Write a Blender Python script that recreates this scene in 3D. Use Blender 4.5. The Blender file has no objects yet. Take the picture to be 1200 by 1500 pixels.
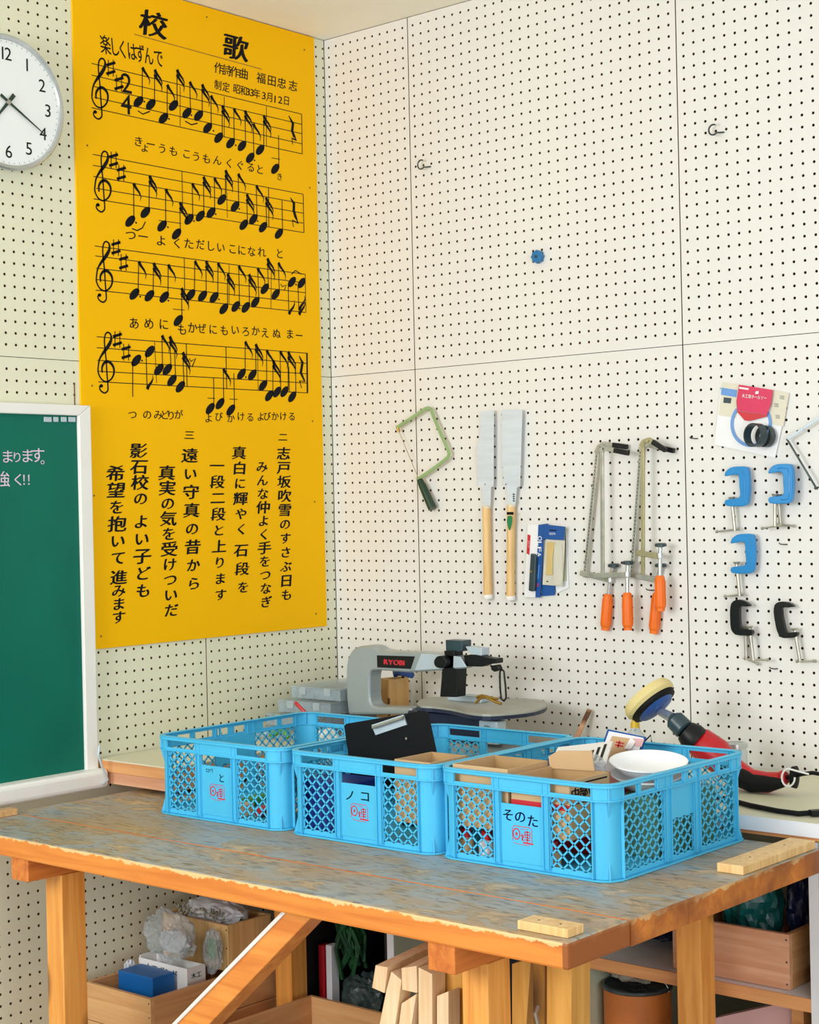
import bpy, math, random
import numpy as np
from mathutils import Vector, Matrix, noise as mnoise

S = bpy.context.scene
COL = S.collection
random.seed(7)
PI = math.pi

# ---------------------------------------------------------------- camera
F_PX, PPX, PPY = 2426.22, 20.77, -8.13
CAM = np.array([3.51006, -3.68775, 1.48373])
YAW, PITCH, ROLL = 0.706621, -0.00127, 0.021977
def _rot(y, p, r):
    a = np.array([[math.cos(y), -math.sin(y), 0], [math.sin(y), math.cos(y), 0], [0, 0, 1]])
    b = np.array([[1, 0, 0], [0, math.cos(p), -math.sin(p)], [0, math.sin(p), math.cos(p)]])
    c = np.array([[math.cos(r), 0, math.sin(r)], [0, 1, 0], [-math.sin(r), 0, math.cos(r)]])
    return a @ b @ c
RC = _rot(YAW, PITCH, ROLL)
cd = bpy.data.cameras.new('camera')
cam = bpy.data.objects.new('camera', cd)
COL.objects.link(cam)
cd.sensor_fit = 'VERTICAL'; cd.sensor_height = 36; cd.sensor_width = 28.8
cd.lens = 36 * F_PX / 1500
cd.shift_x = -PPX / 1500; cd.shift_y = PPY / 1500
cd.clip_start = 0.05
mw = Matrix(((RC[0, 0], RC[0, 2], -RC[0, 1], CAM[0]), (RC[1, 0], RC[1, 2], -RC[1, 1], CAM[1]),
             (RC[2, 0], RC[2, 2], -RC[2, 1], CAM[2]), (0, 0, 0, 1)))
cam.matrix_world = mw
S.camera = cam

# survey helpers: where a sight line meets a real plane of the room (metres)
def _hit(x, y, ax, c):
    d = RC @ np.array([(x - 600 - PPX) / F_PX, 1, -(y - 750 - PPY) / F_PX])
    return CAM + d * (c - CAM[ax]) / d[ax]
def LW(x, y, X=0.0):
    p = _hit(x, y, 0, X); return (p[1], p[2])          # on a plane parallel to the left wall: (Y, z)
def BW(x, y, Y=0.0):
    p = _hit(x, y, 1, Y); return (p[0], p[2])          # on a plane parallel to the back wall: (X, z)
def HZ(x, y, z):
    p = _hit(x, y, 2, z); return (p[0], p[1])          # on a level plane: (X, Y)

# ---------------------------------------------------------------- light
W = bpy.data.worlds.new('world'); S.world = W; W.use_nodes = True
bg = W.node_tree.nodes['Background']
bg.inputs[0].default_value = (0.93, 0.97, 1.0, 1); bg.inputs[1].default_value = 0.42
def area(name, loc, target, sx, sy, power, col):
    l = bpy.data.lights.new(name, 'AREA'); l.shape = 'RECTANGLE'; l.size = sx; l.size_y = sy
    l.energy = power; l.color = col
    o = bpy.data.objects.new(name, l); COL.objects.link(o); o.location = loc
    o.rotation_euler = (Vector(target) - Vector(loc)).to_track_quat('-Z', 'Y').to_euler()
    return o
area('window_and_fill_light', (0.9, -4.6, 1.9), (1.0, 0.0, 1.55), 1.6, 1.3, 74, (1.0, 0.99, 0.975))
area('window_and_fill_light', (4.7, -3.4, 1.35), (0.6, -0.6, 1.1), 2.2, 1.8, 56, (0.98, 0.99, 1.0))  # fill added from the right to brighten the left wall and low shelves
S.view_settings.view_transform = 'Standard'; S.view_settings.look = 'None'
S.view_settings.exposure = 0.29; S.view_settings.gamma = 1; S.view_settings.use_curve_mapping = False

# ---------------------------------------------------------------- materials
def lin(c):
    return tuple(((v / 255) / 12.92 if v / 255 <= 0.04045 else ((v / 255 + 0.055) / 1.055) ** 2.4) for v in c) + (1,)
MATS = {}
def mat(name, rgb, rough=0.55, metal=0.0, var=0.06, scale=12.0, bump=0.0, bscale=60.0, rgb2=None, spec=0.5,
        stretch=(1, 1, 1), alpha=1.0, trans=0.0, coat=0.0, lo=0.35, hi=0.7):
    m = bpy.data.materials.new(name); m.use_nodes = True
    nt = m.node_tree; N = nt.nodes; Lk = nt.links
    b = N['Principled BSDF']
    b.inputs['Roughness'].default_value = rough; b.inputs['Metallic'].default_value = metal
    b.inputs['Specular IOR Level'].default_value = spec
    b.inputs['Coat Weight'].default_value = coat
    b.inputs['Alpha'].default_value = alpha
    b.inputs['Transmission Weight'].default_value = trans
    tc = N.new('ShaderNodeTexCoord'); mp = N.new('ShaderNodeMapping'); mp.inputs['Scale'].default_value = stretch
    Lk.new(tc.outputs['Object'], mp.inputs['Vector'])
    nz = N.new('ShaderNodeTexNoise'); nz.inputs['Scale'].default_value = scale; nz.inputs['Detail'].default_value = 5
    Lk.new(mp.outputs[0], nz.inputs['Vector'])
    cr = N.new('ShaderNodeValToRGB'); cr.color_ramp.elements[0].position = lo; cr.color_ramp.elements[1].position = hi
    c = lin(rgb)
    if rgb2: c0 = lin(rgb2)
    else: c0 = tuple(v * (1 - var * 2) for v in c[:3]) + (1,)
    cr.color_ramp.elements[0].color = c0; cr.color_ramp.elements[1].color = c
    Lk.new(nz.outputs[0], cr.inputs[0]); Lk.new(cr.outputs[0], b.inputs['Base Color'])
    if bump:
        n2 = N.new('ShaderNodeTexNoise'); n2.inputs['Scale'].default_value = bscale; n2.inputs['Detail'].default_value = 4
        Lk.new(mp.outputs[0], n2.inputs['Vector'])
        bp = N.new('ShaderNodeBump'); bp.inputs['Strength'].default_value = bump; bp.inputs['Distance'].default_value = 0.004
        Lk.new(n2.outputs[0], bp.inputs['Height']); Lk.new(bp.outputs[0], b.inputs['Normal'])
    MATS[name] = m
    return m
def wood(name, rgb, rgb2, axis=0, knot=(92, 52, 26), rough=0.45, ring=9.0, coat=0.0, knots=True, worn_top=False, kscale=7.0):
    """varnished or raw timber whose grain runs along the given axis"""
    m = bpy.data.materials.new(name); m.use_nodes = True
    nt = m.node_tree; N = nt.nodes; Lk = nt.links; b = N['Principled BSDF']
    b.inputs['Roughness'].default_value = rough; b.inputs['Coat Weight'].default_value = coat
    tc = N.new('ShaderNodeTexCoord')
    def mapped(k, long_):
        mp = N.new('ShaderNodeMapping'); s = [k, k, k]; s[axis] = long_; mp.inputs['Scale'].default_value = s
        Lk.new(tc.outputs['Object'], mp.inputs['Vector']); return mp.outputs[0]
    nz = N.new('ShaderNodeTexNoise'); nz.inputs['Scale'].default_value = 3.0; nz.inputs['Detail'].default_value = 6
    nz.inputs['Distortion'].default_value = 0.6
    Lk.new(mapped(ring * 2, ring * 0.12), nz.inputs['Vector'])
    cr = N.new('ShaderNodeValToRGB'); cr.color_ramp.elements[0].position = 0.33; cr.color_ramp.elements[1].position = 0.66
    cr.color_ramp.elements[0].color = lin(rgb2); cr.color_ramp.elements[1].color = lin(rgb)
    Lk.new(nz.outputs[0], cr.inputs[0]); out = cr.outputs[0]
    if knots:
        vo = N.new('ShaderNodeTexVoronoi'); vo.inputs['Scale'].default_value = 1.0; vo.feature = 'F1'
        Lk.new(mapped(kscale, kscale * 0.5), vo.inputs['Vector'])
        k = N.new('ShaderNodeValToRGB'); k.color_ramp.elements[0].position = 0.09; k.color_ramp.elements[1].position = 0.20
        k.color_ramp.elements[0].color = (1, 1, 1, 1); k.color_ramp.elements[1].color = (0, 0, 0, 1)
        Lk.new(vo.outputs['Distance'], k.inputs[0])
        mx = N.new('ShaderNodeMix'); mx.data_type = 'RGBA'
        Lk.new(k.outputs[0], mx.inputs[0]); Lk.new(out, mx.inputs[6]); mx.inputs[7].default_value = lin(knot)
        out = mx.outputs[2]
    if worn_top:
        # bench top: the upper face is worn grey paint over bare wood, the arris is chipped pale
        ge = N.new('ShaderNodeNewGeometry'); sx = N.new('ShaderNodeSeparateXYZ'); Lk.new(ge.outputs['Normal'], sx.inputs[0])
        up = N.new('ShaderNodeMath'); up.operation = 'GREATER_THAN'; up.inputs[1].default_value = 0.6; Lk.new(sx.outputs[2], up.inputs[0])
        n1 = N.new('ShaderNodeTexNoise'); n1.inputs['Scale'].default_value = 1.0; n1.inputs['Detail'].default_value = 9; n1.inputs['Roughness'].default_value = 0.68
        n1.inputs['Distortion'].default_value = 0.7
        Lk.new(mapped(15, 8), n1.inputs['Vector'])
        c1 = N.new('ShaderNodeValToRGB'); e = c1.color_ramp.elements
        e[0].position = 0.33; e[0].color = lin((122, 128, 126)); e[1].position = 0.68; e[1].color = lin((212, 184, 144))
        for p_, c_ in ((0.42, (156, 164, 168)), (0.50, (164, 164, 156)), (0.55, (158, 140, 114)), (0.60, (188, 164, 128))):
            q = e.new(p_); q.color = lin(c_)
        Lk.new(n1.outputs[0], c1.inputs[0])
        n3 = N.new('ShaderNodeTexNoise'); n3.inputs['Scale'].default_value = 1.0; n3.inputs['Detail'].default_value = 3
        Lk.new(mapped(6, 2.2), n3.inputs['Vector'])
        c3 = N.new('ShaderNodeValToRGB'); c3.color_ramp.elements[0].position = 0.44; c3.color_ramp.elements[1].position = 0.60
        c3.color_ramp.elements[0].color = (0, 0, 0, 1); c3.color_ramp.elements[1].color = (0.72, 0.72, 0.72, 1)
        Lk.new(n3.outputs[0], c3.inputs[0])
        tone = N.new('ShaderNodeMix'); tone.data_type = 'RGBA'; Lk.new(c3.outputs[0], tone.inputs[0])
        Lk.new(c1.outputs[0], tone.inputs[6]); tone.inputs[7].default_value = lin((176, 142, 98))
        n4 = N.new('ShaderNodeTexNoise'); n4.inputs['Scale'].default_value = 1.0; n4.inputs['Detail'].default_value = 4
        Lk.new(mapped(120, 22), n4.inputs['Vector'])
        c4 = N.new('ShaderNodeValToRGB'); c4.color_ramp.elements[0].position = 0.36; c4.color_ramp.elements[1].position = 0.45
        c4.color_ramp.elements[0].color = (0.35, 0.35, 0.33, 1); c4.color_ramp.elements[1].color = (1, 1, 1, 1)
        Lk.new(n4.outputs[0], c4.inputs[0])
        mu = N.new('ShaderNodeMix'); mu.data_type = 'RGBA'; mu.blend_type = 'MULTIPLY'; mu.inputs[0].default_value = 0.75
        Lk.new(tone.outputs[2], mu.inputs[6]); Lk.new(c4.outputs[0], mu.inputs[7])
        m1 = N.new('ShaderNodeMix'); m1.data_type = 'RGBA'; Lk.new(up.outputs[0], m1.inputs[0]); Lk.new(out, m1.inputs[6]); Lk.new(mu.outputs[2], m1.inputs[7])
        # chipped arris
        sp = N.new('ShaderNodeSeparateXYZ'); Lk.new(ge.outputs['Position'], sp.inputs[0])
        n2 = N.new('ShaderNodeTexNoise'); n2.inputs['Scale'].default_value = 22; n2.inputs['Detail'].default_value = 9; n2.inputs['Roughness'].default_value = 0.7
        Lk.new(tc.outputs['Object'], n2.inputs['Vector'])
        ad = N.new('ShaderNodeMath'); ad.operation = 'MULTIPLY_ADD'; ad.inputs[1].default_value = 0.045; Lk.new(n2.outputs[0], ad.inputs[0]); Lk.new(sp.outputs[2], ad.inputs[2])
        gt = N.new('ShaderNodeMath'); gt.operation = 'GREATER_THAN'; gt.inputs[1].default_value = 0.7735; Lk.new(ad.outputs[0], gt.inputs[0])
        nd = N.new('ShaderNodeMath'); nd.operation = 'SUBTRACT'; nd.inputs[0].default_value = 1.0; nd.use_clamp = True; Lk.new(up.outputs[0], nd.inputs[1])
        fy = N.new('ShaderNodeMath'); fy.operation = 'LESS_THAN'; fy.inputs[1].default_value = -1.462; Lk.new(sp.outputs[1], fy.inputs[0])
        fx = N.new('ShaderNodeMath'); fx.operation = 'GREATER_THAN'; fx.inputs[1].default_value = 1.9; Lk.new(sp.outputs[0], fx.inputs[0])
        ed = N.new('ShaderNodeMath'); ed.operation = 'MAXIMUM'; Lk.new(fy.outputs[0], ed.inputs[0]); Lk.new(fx.outputs[0], ed.inputs[1])
        a0_ = N.new('ShaderNodeMath'); a0_.operation = 'MULTIPLY'; Lk.new(gt.outputs[0], a0_.inputs[0]); Lk.new(nd.outputs[0], a0_.inputs[1])
        an = N.new('ShaderNodeMath'); an.operation = 'MULTIPLY'; Lk.new(a0_.outputs[0], an.inputs[0]); Lk.new(ed.outputs[0], an.inputs[1])
        m2 = N.new('ShaderNodeMix'); m2.data_type = 'RGBA'; Lk.new(an.outputs[0], m2.inputs[0]); Lk.new(m1.outputs[2], m2.inputs[6]); m2.inputs[7].default_value = lin((226, 186, 128))
        out = m2.outputs[2]
        nb_ = N.new('ShaderNodeMath'); nb_.operation = 'MULTIPLY'; Lk.new(nd.outputs[0], nb_.inputs[0]); Lk.new(fx.outputs[0], nb_.inputs[1])
        n5 = N.new('ShaderNodeTexNoise'); n5.inputs['Scale'].default_value = 9; n5.inputs['Detail'].default_value = 7; Lk.new(tc.outputs['Object'], n5.inputs['Vector'])
        c5 = N.new('ShaderNodeValToRGB'); c5.color_ramp.elements[0].position = 0.40; c5.color_ramp.elements[1].position = 0.62
        c5.color_ramp.elements[0].color = (1, 1, 1, 1); c5.color_ramp.elements[1].color = (0.1, 0.1, 0.1, 1); Lk.new(n5.outputs[0], c5.inputs[0])
        nm_ = N.new('ShaderNodeMath'); nm_.operation = 'MULTIPLY'; Lk.new(nb_.outputs[0], nm_.inputs[0]); Lk.new(c5.outputs[0], nm_.inputs[1])
        m3 = N.new('ShaderNodeMix'); m3.data_type = 'RGBA'; Lk.new(nm_.outputs[0], m3.inputs[0]); Lk.new(m2.outputs[2], m3.inputs[6]); m3.inputs[7].default_value = lin((150, 84, 34))
        out = m3.outputs[2]
        bp = N.new('ShaderNodeBump'); bp.inputs['Strength'].default_value = 0.5; bp.inputs['Distance'].default_value = 0.004
        Lk.new(n1.outputs[0], bp.inputs['Height']); Lk.new(bp.outputs[0], b.inputs['Normal'])
    Lk.new(out, b.inputs['Base Color'])
    MATS[name] = m
    return m

peg_back = mat('pegboard_white_paint', (226, 226, 222), 0.6, var=0.015, scale=1.6, bump=0.1, bscale=260)
peg_left = mat('pegboard_cream_paint', (228, 229, 204), 0.6, var=0.02, scale=1.6, bump=0.1, bscale=260)
hardboard = mat('hardboard_brown', (132, 84, 44), 0.8, var=0.15)
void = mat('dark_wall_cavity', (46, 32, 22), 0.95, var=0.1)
plaster = mat('ceiling_plaster', (246, 244, 232), 0.75, var=0.02, scale=3, bump=0.15, bscale=90)
floor_m = mat('floor_lino', (176, 166, 148), 0.6, var=0.15, scale=4)
yellow = mat('yellow_painted_board', (250, 190, 0), 0.6, var=0.012, scale=2.5, spec=0.12)
ink = mat('black_sign_ink', (12, 15, 22), 0.6, var=0.05, spec=0.15)
tanline = mat('faded_ruling_line', (170, 120, 10), 0.6)
green_board = mat('chalkboard_green', (8, 112, 92), 0.5, var=0.25, scale=3.0, rgb2=(2, 98, 82), stretch=(1, 1, 0.6), spec=0.2)
chalk = mat('pink_white_chalk', (226, 206, 226), 0.9, var=0.05)
white_paint = mat('white_paint_wood', (240, 240, 236), 0.45, var=0.02)
chrome = mat('brushed_chrome', (206, 212, 214), 0.25, 0.75, var=0.08)
nickel = mat('nickel_steel', (196, 194, 182), 0.32, 0.65, var=0.12, scale=30)
blade_m = mat('saw_blade_steel', (214, 226, 238), 0.4, 0.15, var=0.05, scale=8, stretch=(1, 1, 8))
dial = mat('clock_dial_white', (240, 246, 248), 0.4, var=0.01)
black_pl = mat('black_plastic', (16, 18, 20), 0.42, var=0.1, spec=0.3)
black_rub = mat('black_rubber', (14, 16, 18), 0.6, var=0.1, spec=0.2)
black_gloss = mat('black_enamel', (8, 12, 14), 0.28, var=0.1, coat=0.1, spec=0.3)
crate_m = mat('crate_blue_plastic', (76, 190, 234), 0.42, var=0.05, scale=6, spec=0.35)
red_ink = mat('red_stamp_ink', (206, 34, 52), 0.6)
blue_ink = mat('blue_marker_ink', (34, 74, 168), 0.6)
teal_ink = mat('green_marker_ink', (30, 120, 140), 0.6)
sage = mat('sage_green_enamel', (146, 178, 124), 0.4, var=0.05)
dkgreen = mat('dark_green_handle', (30, 62, 44), 0.4, var=0.12)
beech = wood('pale_beech_handle', (236, 200, 140), (216, 172, 108), axis=2, knots=False, ring=14)
orange = mat('orange_grip_plastic', (242, 116, 22), 0.42, var=0.05)
clampblue = mat('blue_clamp_enamel', (28, 138, 208), 0.28, var=0.08, coat=0.3)
knobblue = mat('blue_knob_plastic', (24, 116, 176), 0.4)
pack_blue = mat('package_blue_card', (16, 84, 160), 0.4, var=0.05)
pack_white = mat('package_white_card', (236, 238, 242), 0.4, var=0.02)
pack_red = mat('package_red_card', (206, 34, 48), 0.4)
pack_mag = mat('package_crimson_card', (214, 38, 88), 0.4, var=0.05)
pack_cream = mat('package_cream_card', (224, 220, 200), 0.5)
pack_yel = mat('package_yellow_plastic', (236, 196, 44), 0.35, var=0.1)
ringblue = mat('blue_print_ring', (104, 156, 222), 0.4)
graphite = mat('graphite_plastic', (52, 74, 82), 0.3, var=0.2)
silver = mat('silver_grey_casting', (164, 176, 180), 0.36, 0.35, var=0.04, coat=0.2)
silver_lt = mat('pale_blue_grey_casting', (190, 206, 216), 0.36, 0.2, var=0.03)
table_m = mat('saw_table_metal', (176, 178, 170), 0.42, 0.3, var=0.06)
navy = mat('navy_table_edge', (26, 38, 66), 0.4)
glass_pl = mat('clear_plastic', (206, 220, 226), 0.15, alpha=0.42, var=0.05)
frost = mat('frosted_plastic', (196, 216, 226), 0.3, alpha=0.36, var=0.1, scale=30)
bag_m = mat('crumpled_clear_bag', (206, 216, 220), 0.18, alpha=0.40, var=0.12, scale=14, bump=0.6, bscale=30)
bag_w = mat('white_bag_film', (226, 232, 238), 0.35, var=0.12, scale=14, bump=0.5, bscale=40)
bag_g = mat('grey_green_bag_film', (74, 92, 90), 0.4, var=0.3, scale=10, bump=0.6, bscale=30)
green_net = mat('green_netting', (24, 92, 44), 0.7, var=0.3)
card = mat('brown_cardboard', (206, 172, 128), 0.75, var=0.05, scale=7)
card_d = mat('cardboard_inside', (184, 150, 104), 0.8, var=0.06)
paper = mat('white_paper', (238, 238, 236), 0.6, var=0.02)
bowl_m = mat('white_plastic_bowl', (244, 246, 250), 0.3, var=0.01)
red_pl = mat('red_tool_plastic', (196, 24, 34), 0.38, var=0.06)
foam = mat('yellow_foam_pad', (232, 214, 148), 0.85, var=0.06, bump=0.4, bscale=200)
blue_pl = mat('blue_backing_plate', (34, 84, 160), 0.4)
boxblue = mat('blue_cardboard', (6, 98, 172), 0.45, var=0.04)
counter_m = mat('painted_counter_top', (218, 216, 190), 0.5, var=0.03, scale=4)
olive = mat('painted_side_panel', (188, 192, 166), 0.6, var=0.04)
white_edge = mat('white_melamine_edge', (228, 232, 238), 0.4, var=0.02)
teal_dark = mat('teal_print_bag', (22, 120, 116), 0.4, var=0.4, scale=8, bump=0.5, bscale=30)
navy_bag = mat('navy_blue_bag', (26, 42, 92), 0.4, var=0.4, scale=8, bump=0.5, bscale=30)
rust = mat('orange_paint_can_label', (206, 120, 50), 0.5, var=0.15)
tin = mat('dark_tin', (84, 96, 98), 0.35, 0.5, var=0.3, scale=20)
cloth = mat('grey_rag', (172, 164, 150), 0.9, var=0.15, bump=0.6, bscale=60)
pink = mat('pink_board', (222, 178, 178), 0.6, var=0.04)
bluebin = mat('dusty_blue_bin', (70, 140, 176), 0.5, var=0.12)
green_pl = mat('green_plastic', (70, 150, 60), 0.5)
brass = mat('brass_wire', (188, 150, 74), 0.35, 0.9)
tan_ball = mat('tan_wooden_ball', (214, 184, 136), 0.6)
pine = wood('varnished_pine_upright', (238, 172, 86), (216, 138, 54), axis=2, coat=0.15, kscale=6)
pine_x = wood('varnished_pine_rail', (228, 148, 66), (206, 118, 44), axis=0, coat=0.15, kscale=5)
pine_y = wood('varnished_pine_crossbeam', (214, 128, 52), (186, 98, 36), axis=1, coat=0.15, kscale=5)
top_m = wood('worn_bench_plank', (222, 138, 56), (198, 110, 38), axis=0, worn_top=True, knots=False)
cedar = wood('cedar_box_board', (214, 164, 112), (196, 138, 86), axis=1, kscale=6)
cedar_x = wood('cedar_box_end_board', (222, 178, 124), (202, 150, 96), axis=0, kscale=6)
cedar_p = wood('pink_cedar_board', (226, 176, 142), (206, 146, 110), axis=0, kscale=7)
raw = wood('raw_pine_offcut', (240, 214, 176), (226, 190, 142), axis=2, knots=False, ring=12)
raw_y = wood('honey_pine_offcut', (222, 168, 84), (200, 142, 60), axis=2, kscale=5)
shelf_or = wood('orange_shelf_edge', (226, 164, 106), (206, 138, 82), axis=0, knots=False, ring=8)
mdf = wood('plywood_box_panel', (222, 176, 112), (206, 156, 92), axis=2, knots=False)

# ---------------------------------------------------------------- mesh builder
def FL(c0=0.0): return lambda a, b, c: (c0 + c, a, b)              # left wall: a = Y, b = z, c = out of the wall
def FB(c0=0.0): return lambda a, b, c: (a, -(c0 + c), b)           # back wall: a = X, b = z, c = out of the wall
def FZ(z=0.0): return lambda a, b, c: (a, b, z + c)                # level: a = X, b = Y, c = up
class MB:
    def __init__(s): s.v = []; s.f = []; s.m = []; s.cur = 0
    def add(s, vs, fs):
        n = len(s.v); s.v += [tuple(map(float, p)) for p in vs]
        s.f += [tuple(i + n for i in f) for f in fs]; s.m += [s.cur] * len(fs)
        return s
    def box(s, x0, x1, y0, y1, z0, z1, T=None):
        vs = [(x, y, z) for x in (x0, x1) for y in (y0, y1) for z in (z0, z1)]
        if T: vs = [T(*v) for v in vs]
        return s.add(vs, [(0, 1, 3, 2), (4, 6, 7, 5), (0, 4, 5, 1), (2, 3, 7, 6), (0, 2, 6, 4), (1, 5, 7, 3)])
    def prism(s, poly, F, c0, c1):
        n = len(poly); ar = sum(poly[i][0] * poly[(i + 1) % n][1] - poly[(i + 1) % n][0] * poly[i][1] for i in range(n))
        p = poly if ar > 0 else poly[::-1]
        vs = [F(a, b, c0) for a, b in p] + [F(a, b, c1) for a, b in p]
        fs = [tuple(range(n - 1, -1, -1)), tuple(range(n, 2 * n))] + [(i, (i + 1) % n, n + (i + 1) % n, n + i) for i in range(n)]
        return s.add(vs, fs)
    def flat(s, poly, F, c):
        n = len(poly); ar = sum(poly[i][0] * poly[(i + 1) % n][1] - poly[(i + 1) % n][0] * poly[i][1] for i in range(n))
        p = poly if ar > 0 else poly[::-1]
        return s.add([F(a, b, c) for a, b in p], [tuple(range(n))])
    def tube(s, pts, r, n=8, closed=False, rr=None):
        P = [Vector(p) for p in pts]; m = len(P); rings = []
        up = None
        for i in range(m):
            if closed: t = P[(i + 1) % m] - P[i - 1]
            else: t = P[min(i + 1, m - 1)] - P[max(i - 1, 0)]
            t.normalize()
            if up is None:
                up = Vector((0, 0, 1)) if abs(t.z) < 0.9 else Vector((1, 0, 0))
            a = t.cross(up)
            if a.length < 1e-5: a = t.orthogonal()
            a.normalize(); b = a.cross(t).normalized(); up = b
            q = rr[i] if rr else r
            rings.append([P[i] + (a * math.cos(2 * PI * k / n) + b * math.sin(2 * PI * k / n)) * q for k in range(n)])
        vs = [p for R in rings for p in R]; fs = []
        for i in range(m if closed else m - 1):
            j = (i + 1) % m
            for k in range(n): fs.append((i * n + k, j * n + k, j * n + (k + 1) % n, i * n + (k + 1) % n))
        if not closed:
            fs.append(tuple(range(n))); fs.append(tuple((m - 1) * n + k for k in range(n - 1, -1, -1)))
        return s.add(vs, fs)
    def lathe(s, prof, o, axis=(0, 0, 1), n=24, sx=1.0, cap=True):
        ax = Vector(axis).normalized(); a = ax.orthogonal().normalized(); b = ax.cross(a)
        o = Vector(o); vs = []
        for r, h in prof:
            for k in range(n):
                t = 2 * PI * k / n; vs.append(o + ax * h + (a * math.cos(t) * sx + b * math.sin(t)) * r)
        fs = [(i * n + k, i * n + (k + 1) % n, (i + 1) * n + (k + 1) % n, (i + 1) * n + k) for i in range(len(prof) - 1) for k in range(n)]
        if cap:
            fs.append(tuple(range(n - 1, -1, -1))); q = (len(prof) - 1) * n; fs.append(tuple(q + k for k in range(n)))
        return s.add(vs, fs)
    def bar(s, p0, p1, w, d, F=None, nrm=None):
        """rectangular bar between two points; w across, d along the normal"""
        p0, p1 = Vector(p0), Vector(p1); t = (p1 - p0).normalized(); nn = Vector(nrm or (0, -1, 0))
        a = t.cross(nn).normalized(); b = a.cross(t).normalized(); vs = []
        for p in (p0, p1):
            for i, j in ((-1, -1), (1, -1), (1, 1), (-1, 1)): vs.append(p + a * i * w / 2 + b * j * d / 2)
        return s.add(vs, [(0, 1, 2, 3), (7, 6, 5, 4), (0, 4, 5, 1), (1, 5, 6, 2), (2, 6, 7, 3), (3, 7, 4, 0)])
    def stroke(s, pts, w, F, c):
        """flat brush line in the plane F; w = width or list of widths"""
        n = len(pts)
        if n < 2: return s
        ws = w if isinstance(w, (list, tuple)) else [w] * n
        L_, R_ = [], []
        for i in range(n):
            x0, y0 = pts[max(i - 1, 0)]; x1, y1 = pts[min(i + 1, n - 1)]
            dx, dy = x1 - x0, y1 - y0; l = math.hypot(dx, dy) or 1; nx, ny = -dy / l, dx / l
            L_.append((pts[i][0] + nx * ws[i] / 2, pts[i][1] + ny * ws[i] / 2)); R_.append((pts[i][0] - nx * ws[i] / 2, pts[i][1] - ny * ws[i] / 2))
        for i in range(n - 1):
            s.add([F(*R_[i], c), F(*R_[i + 1], c), F(*L_[i + 1], c), F(*L_[i], c)], [(0, 1, 2, 3)])
        return s
    def build(s, name, m, parent=None, smooth=False, bevel=0.0, kind=None, seg=2):
        me = bpy.data.meshes.new(name); me.from_pydata(s.v, [], s.f)
        for x in (m if isinstance(m, (list, tuple)) else [m]): me.materials.append(x)
        if max(s.m, default=0) > 0: me.polygons.foreach_set('material_index', s.m)
        o = bpy.data.objects.new(name, me); COL.objects.link(o)
        if parent is not None:
            o.parent = parent; o.matrix_parent_inverse = wm(parent).inverted()
        if smooth:
            me.polygons.foreach_set('use_smooth', [True] * len(me.polygons))
            if smooth != 'all': me.set_sharp_from_angle(angle=math.radians(40))
        if bevel:
            md = o.modifiers.new('bevel', 'BEVEL'); md.width = bevel; md.segments = seg; md.limit_method = 'ANGLE'; md.angle_limit = math.radians(35)
        if kind: o['kind'] = kind
        return o
def wm(o):
    w = Matrix.LocRotScale(o.location, o.rotation_euler, o.scale)
    if o.parent is not None: w = wm(o.parent) @ o.matrix_parent_inverse @ w
    return w
def tag(o, label, cat, group=None):
    o['label'] = label; o['category'] = cat
    if group: o['group'] = group
    return o
def thing(name, label, cat, loc=(0, 0, 0), group=None):
    o = bpy.data.objects.new(name, None); COL.objects.link(o); o.location = loc; o.empty_display_size = 0.05
    return tag(o, label, cat, group)
def structure(o): o['kind'] = 'structure'; return o

_gl = {}
def glyph(ch, weight=0.0):
    weight = 0
    if (ch, weight) in _gl: return _gl[(ch, weight)]
    c = bpy.data.curves.new('glyph', 'FONT'); c.body = ch; c.size = 1; c.resolution_u = 3; c.fill_mode = 'FRONT'
    o = bpy.data.objects.new('glyph', c); COL.objects.link(o)
    me = bpy.data.meshes.new_from_object(o.evaluated_get(bpy.context.evaluated_depsgraph_get()))
    vs = [tuple(v.co) for v in me.vertices]; fs = [tuple(p.vertices) for p in me.polygons]
    bpy.data.objects.remove(o); bpy.data.curves.remove(c); bpy.data.meshes.remove(me)
    _gl[(ch, weight)] = (vs, fs); return vs, fs
def put(mb, ch, F, a, b, c, w, h, weight=0.0, rot=0.0, shear=0.0, box=False):
    """one character centred on (a, b) of the plane F; w, h = size of its em box (or of its ink when box)"""
    vs, fs = glyph(ch, weight)
    if not vs: return
    if box:
        x0 = min(v[0] for v in vs); x1 = max(v[0] for v in vs); y0 = min(v[1] for v in vs); y1 = max(v[1] for v in vs)
        q = [((v[0] - (x0 + x1) / 2) / (x1 - x0) * w, (v[1] - (y0 + y1) / 2) / (y1 - y0) * h) for v in vs]
    else:
        k = 0.5 if ord(ch) > 255 else (min(v[0] for v in vs) + max(v[0] for v in vs)) / 2
        q = [((v[0] - k) * w, (v[1] - 0.36) * h) for v in vs]
    cr, sr = math.cos(rot), math.sin(rot)
    sh = [(0, 0)] if not weight else [(-weight * w * .6, -weight * h * .3), (weight * w * .6, weight * h * .3), (0, 0)]
    for k_, (ox, oy) in enumerate(sh):
        out = []
        for x, y in q:
            x += shear * y + ox; y += oy
            out.append(F(a + x * cr - y * sr, b + x * sr + y * cr, c + k_ * 0.00005))
        mb.add(out, fs)
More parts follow.
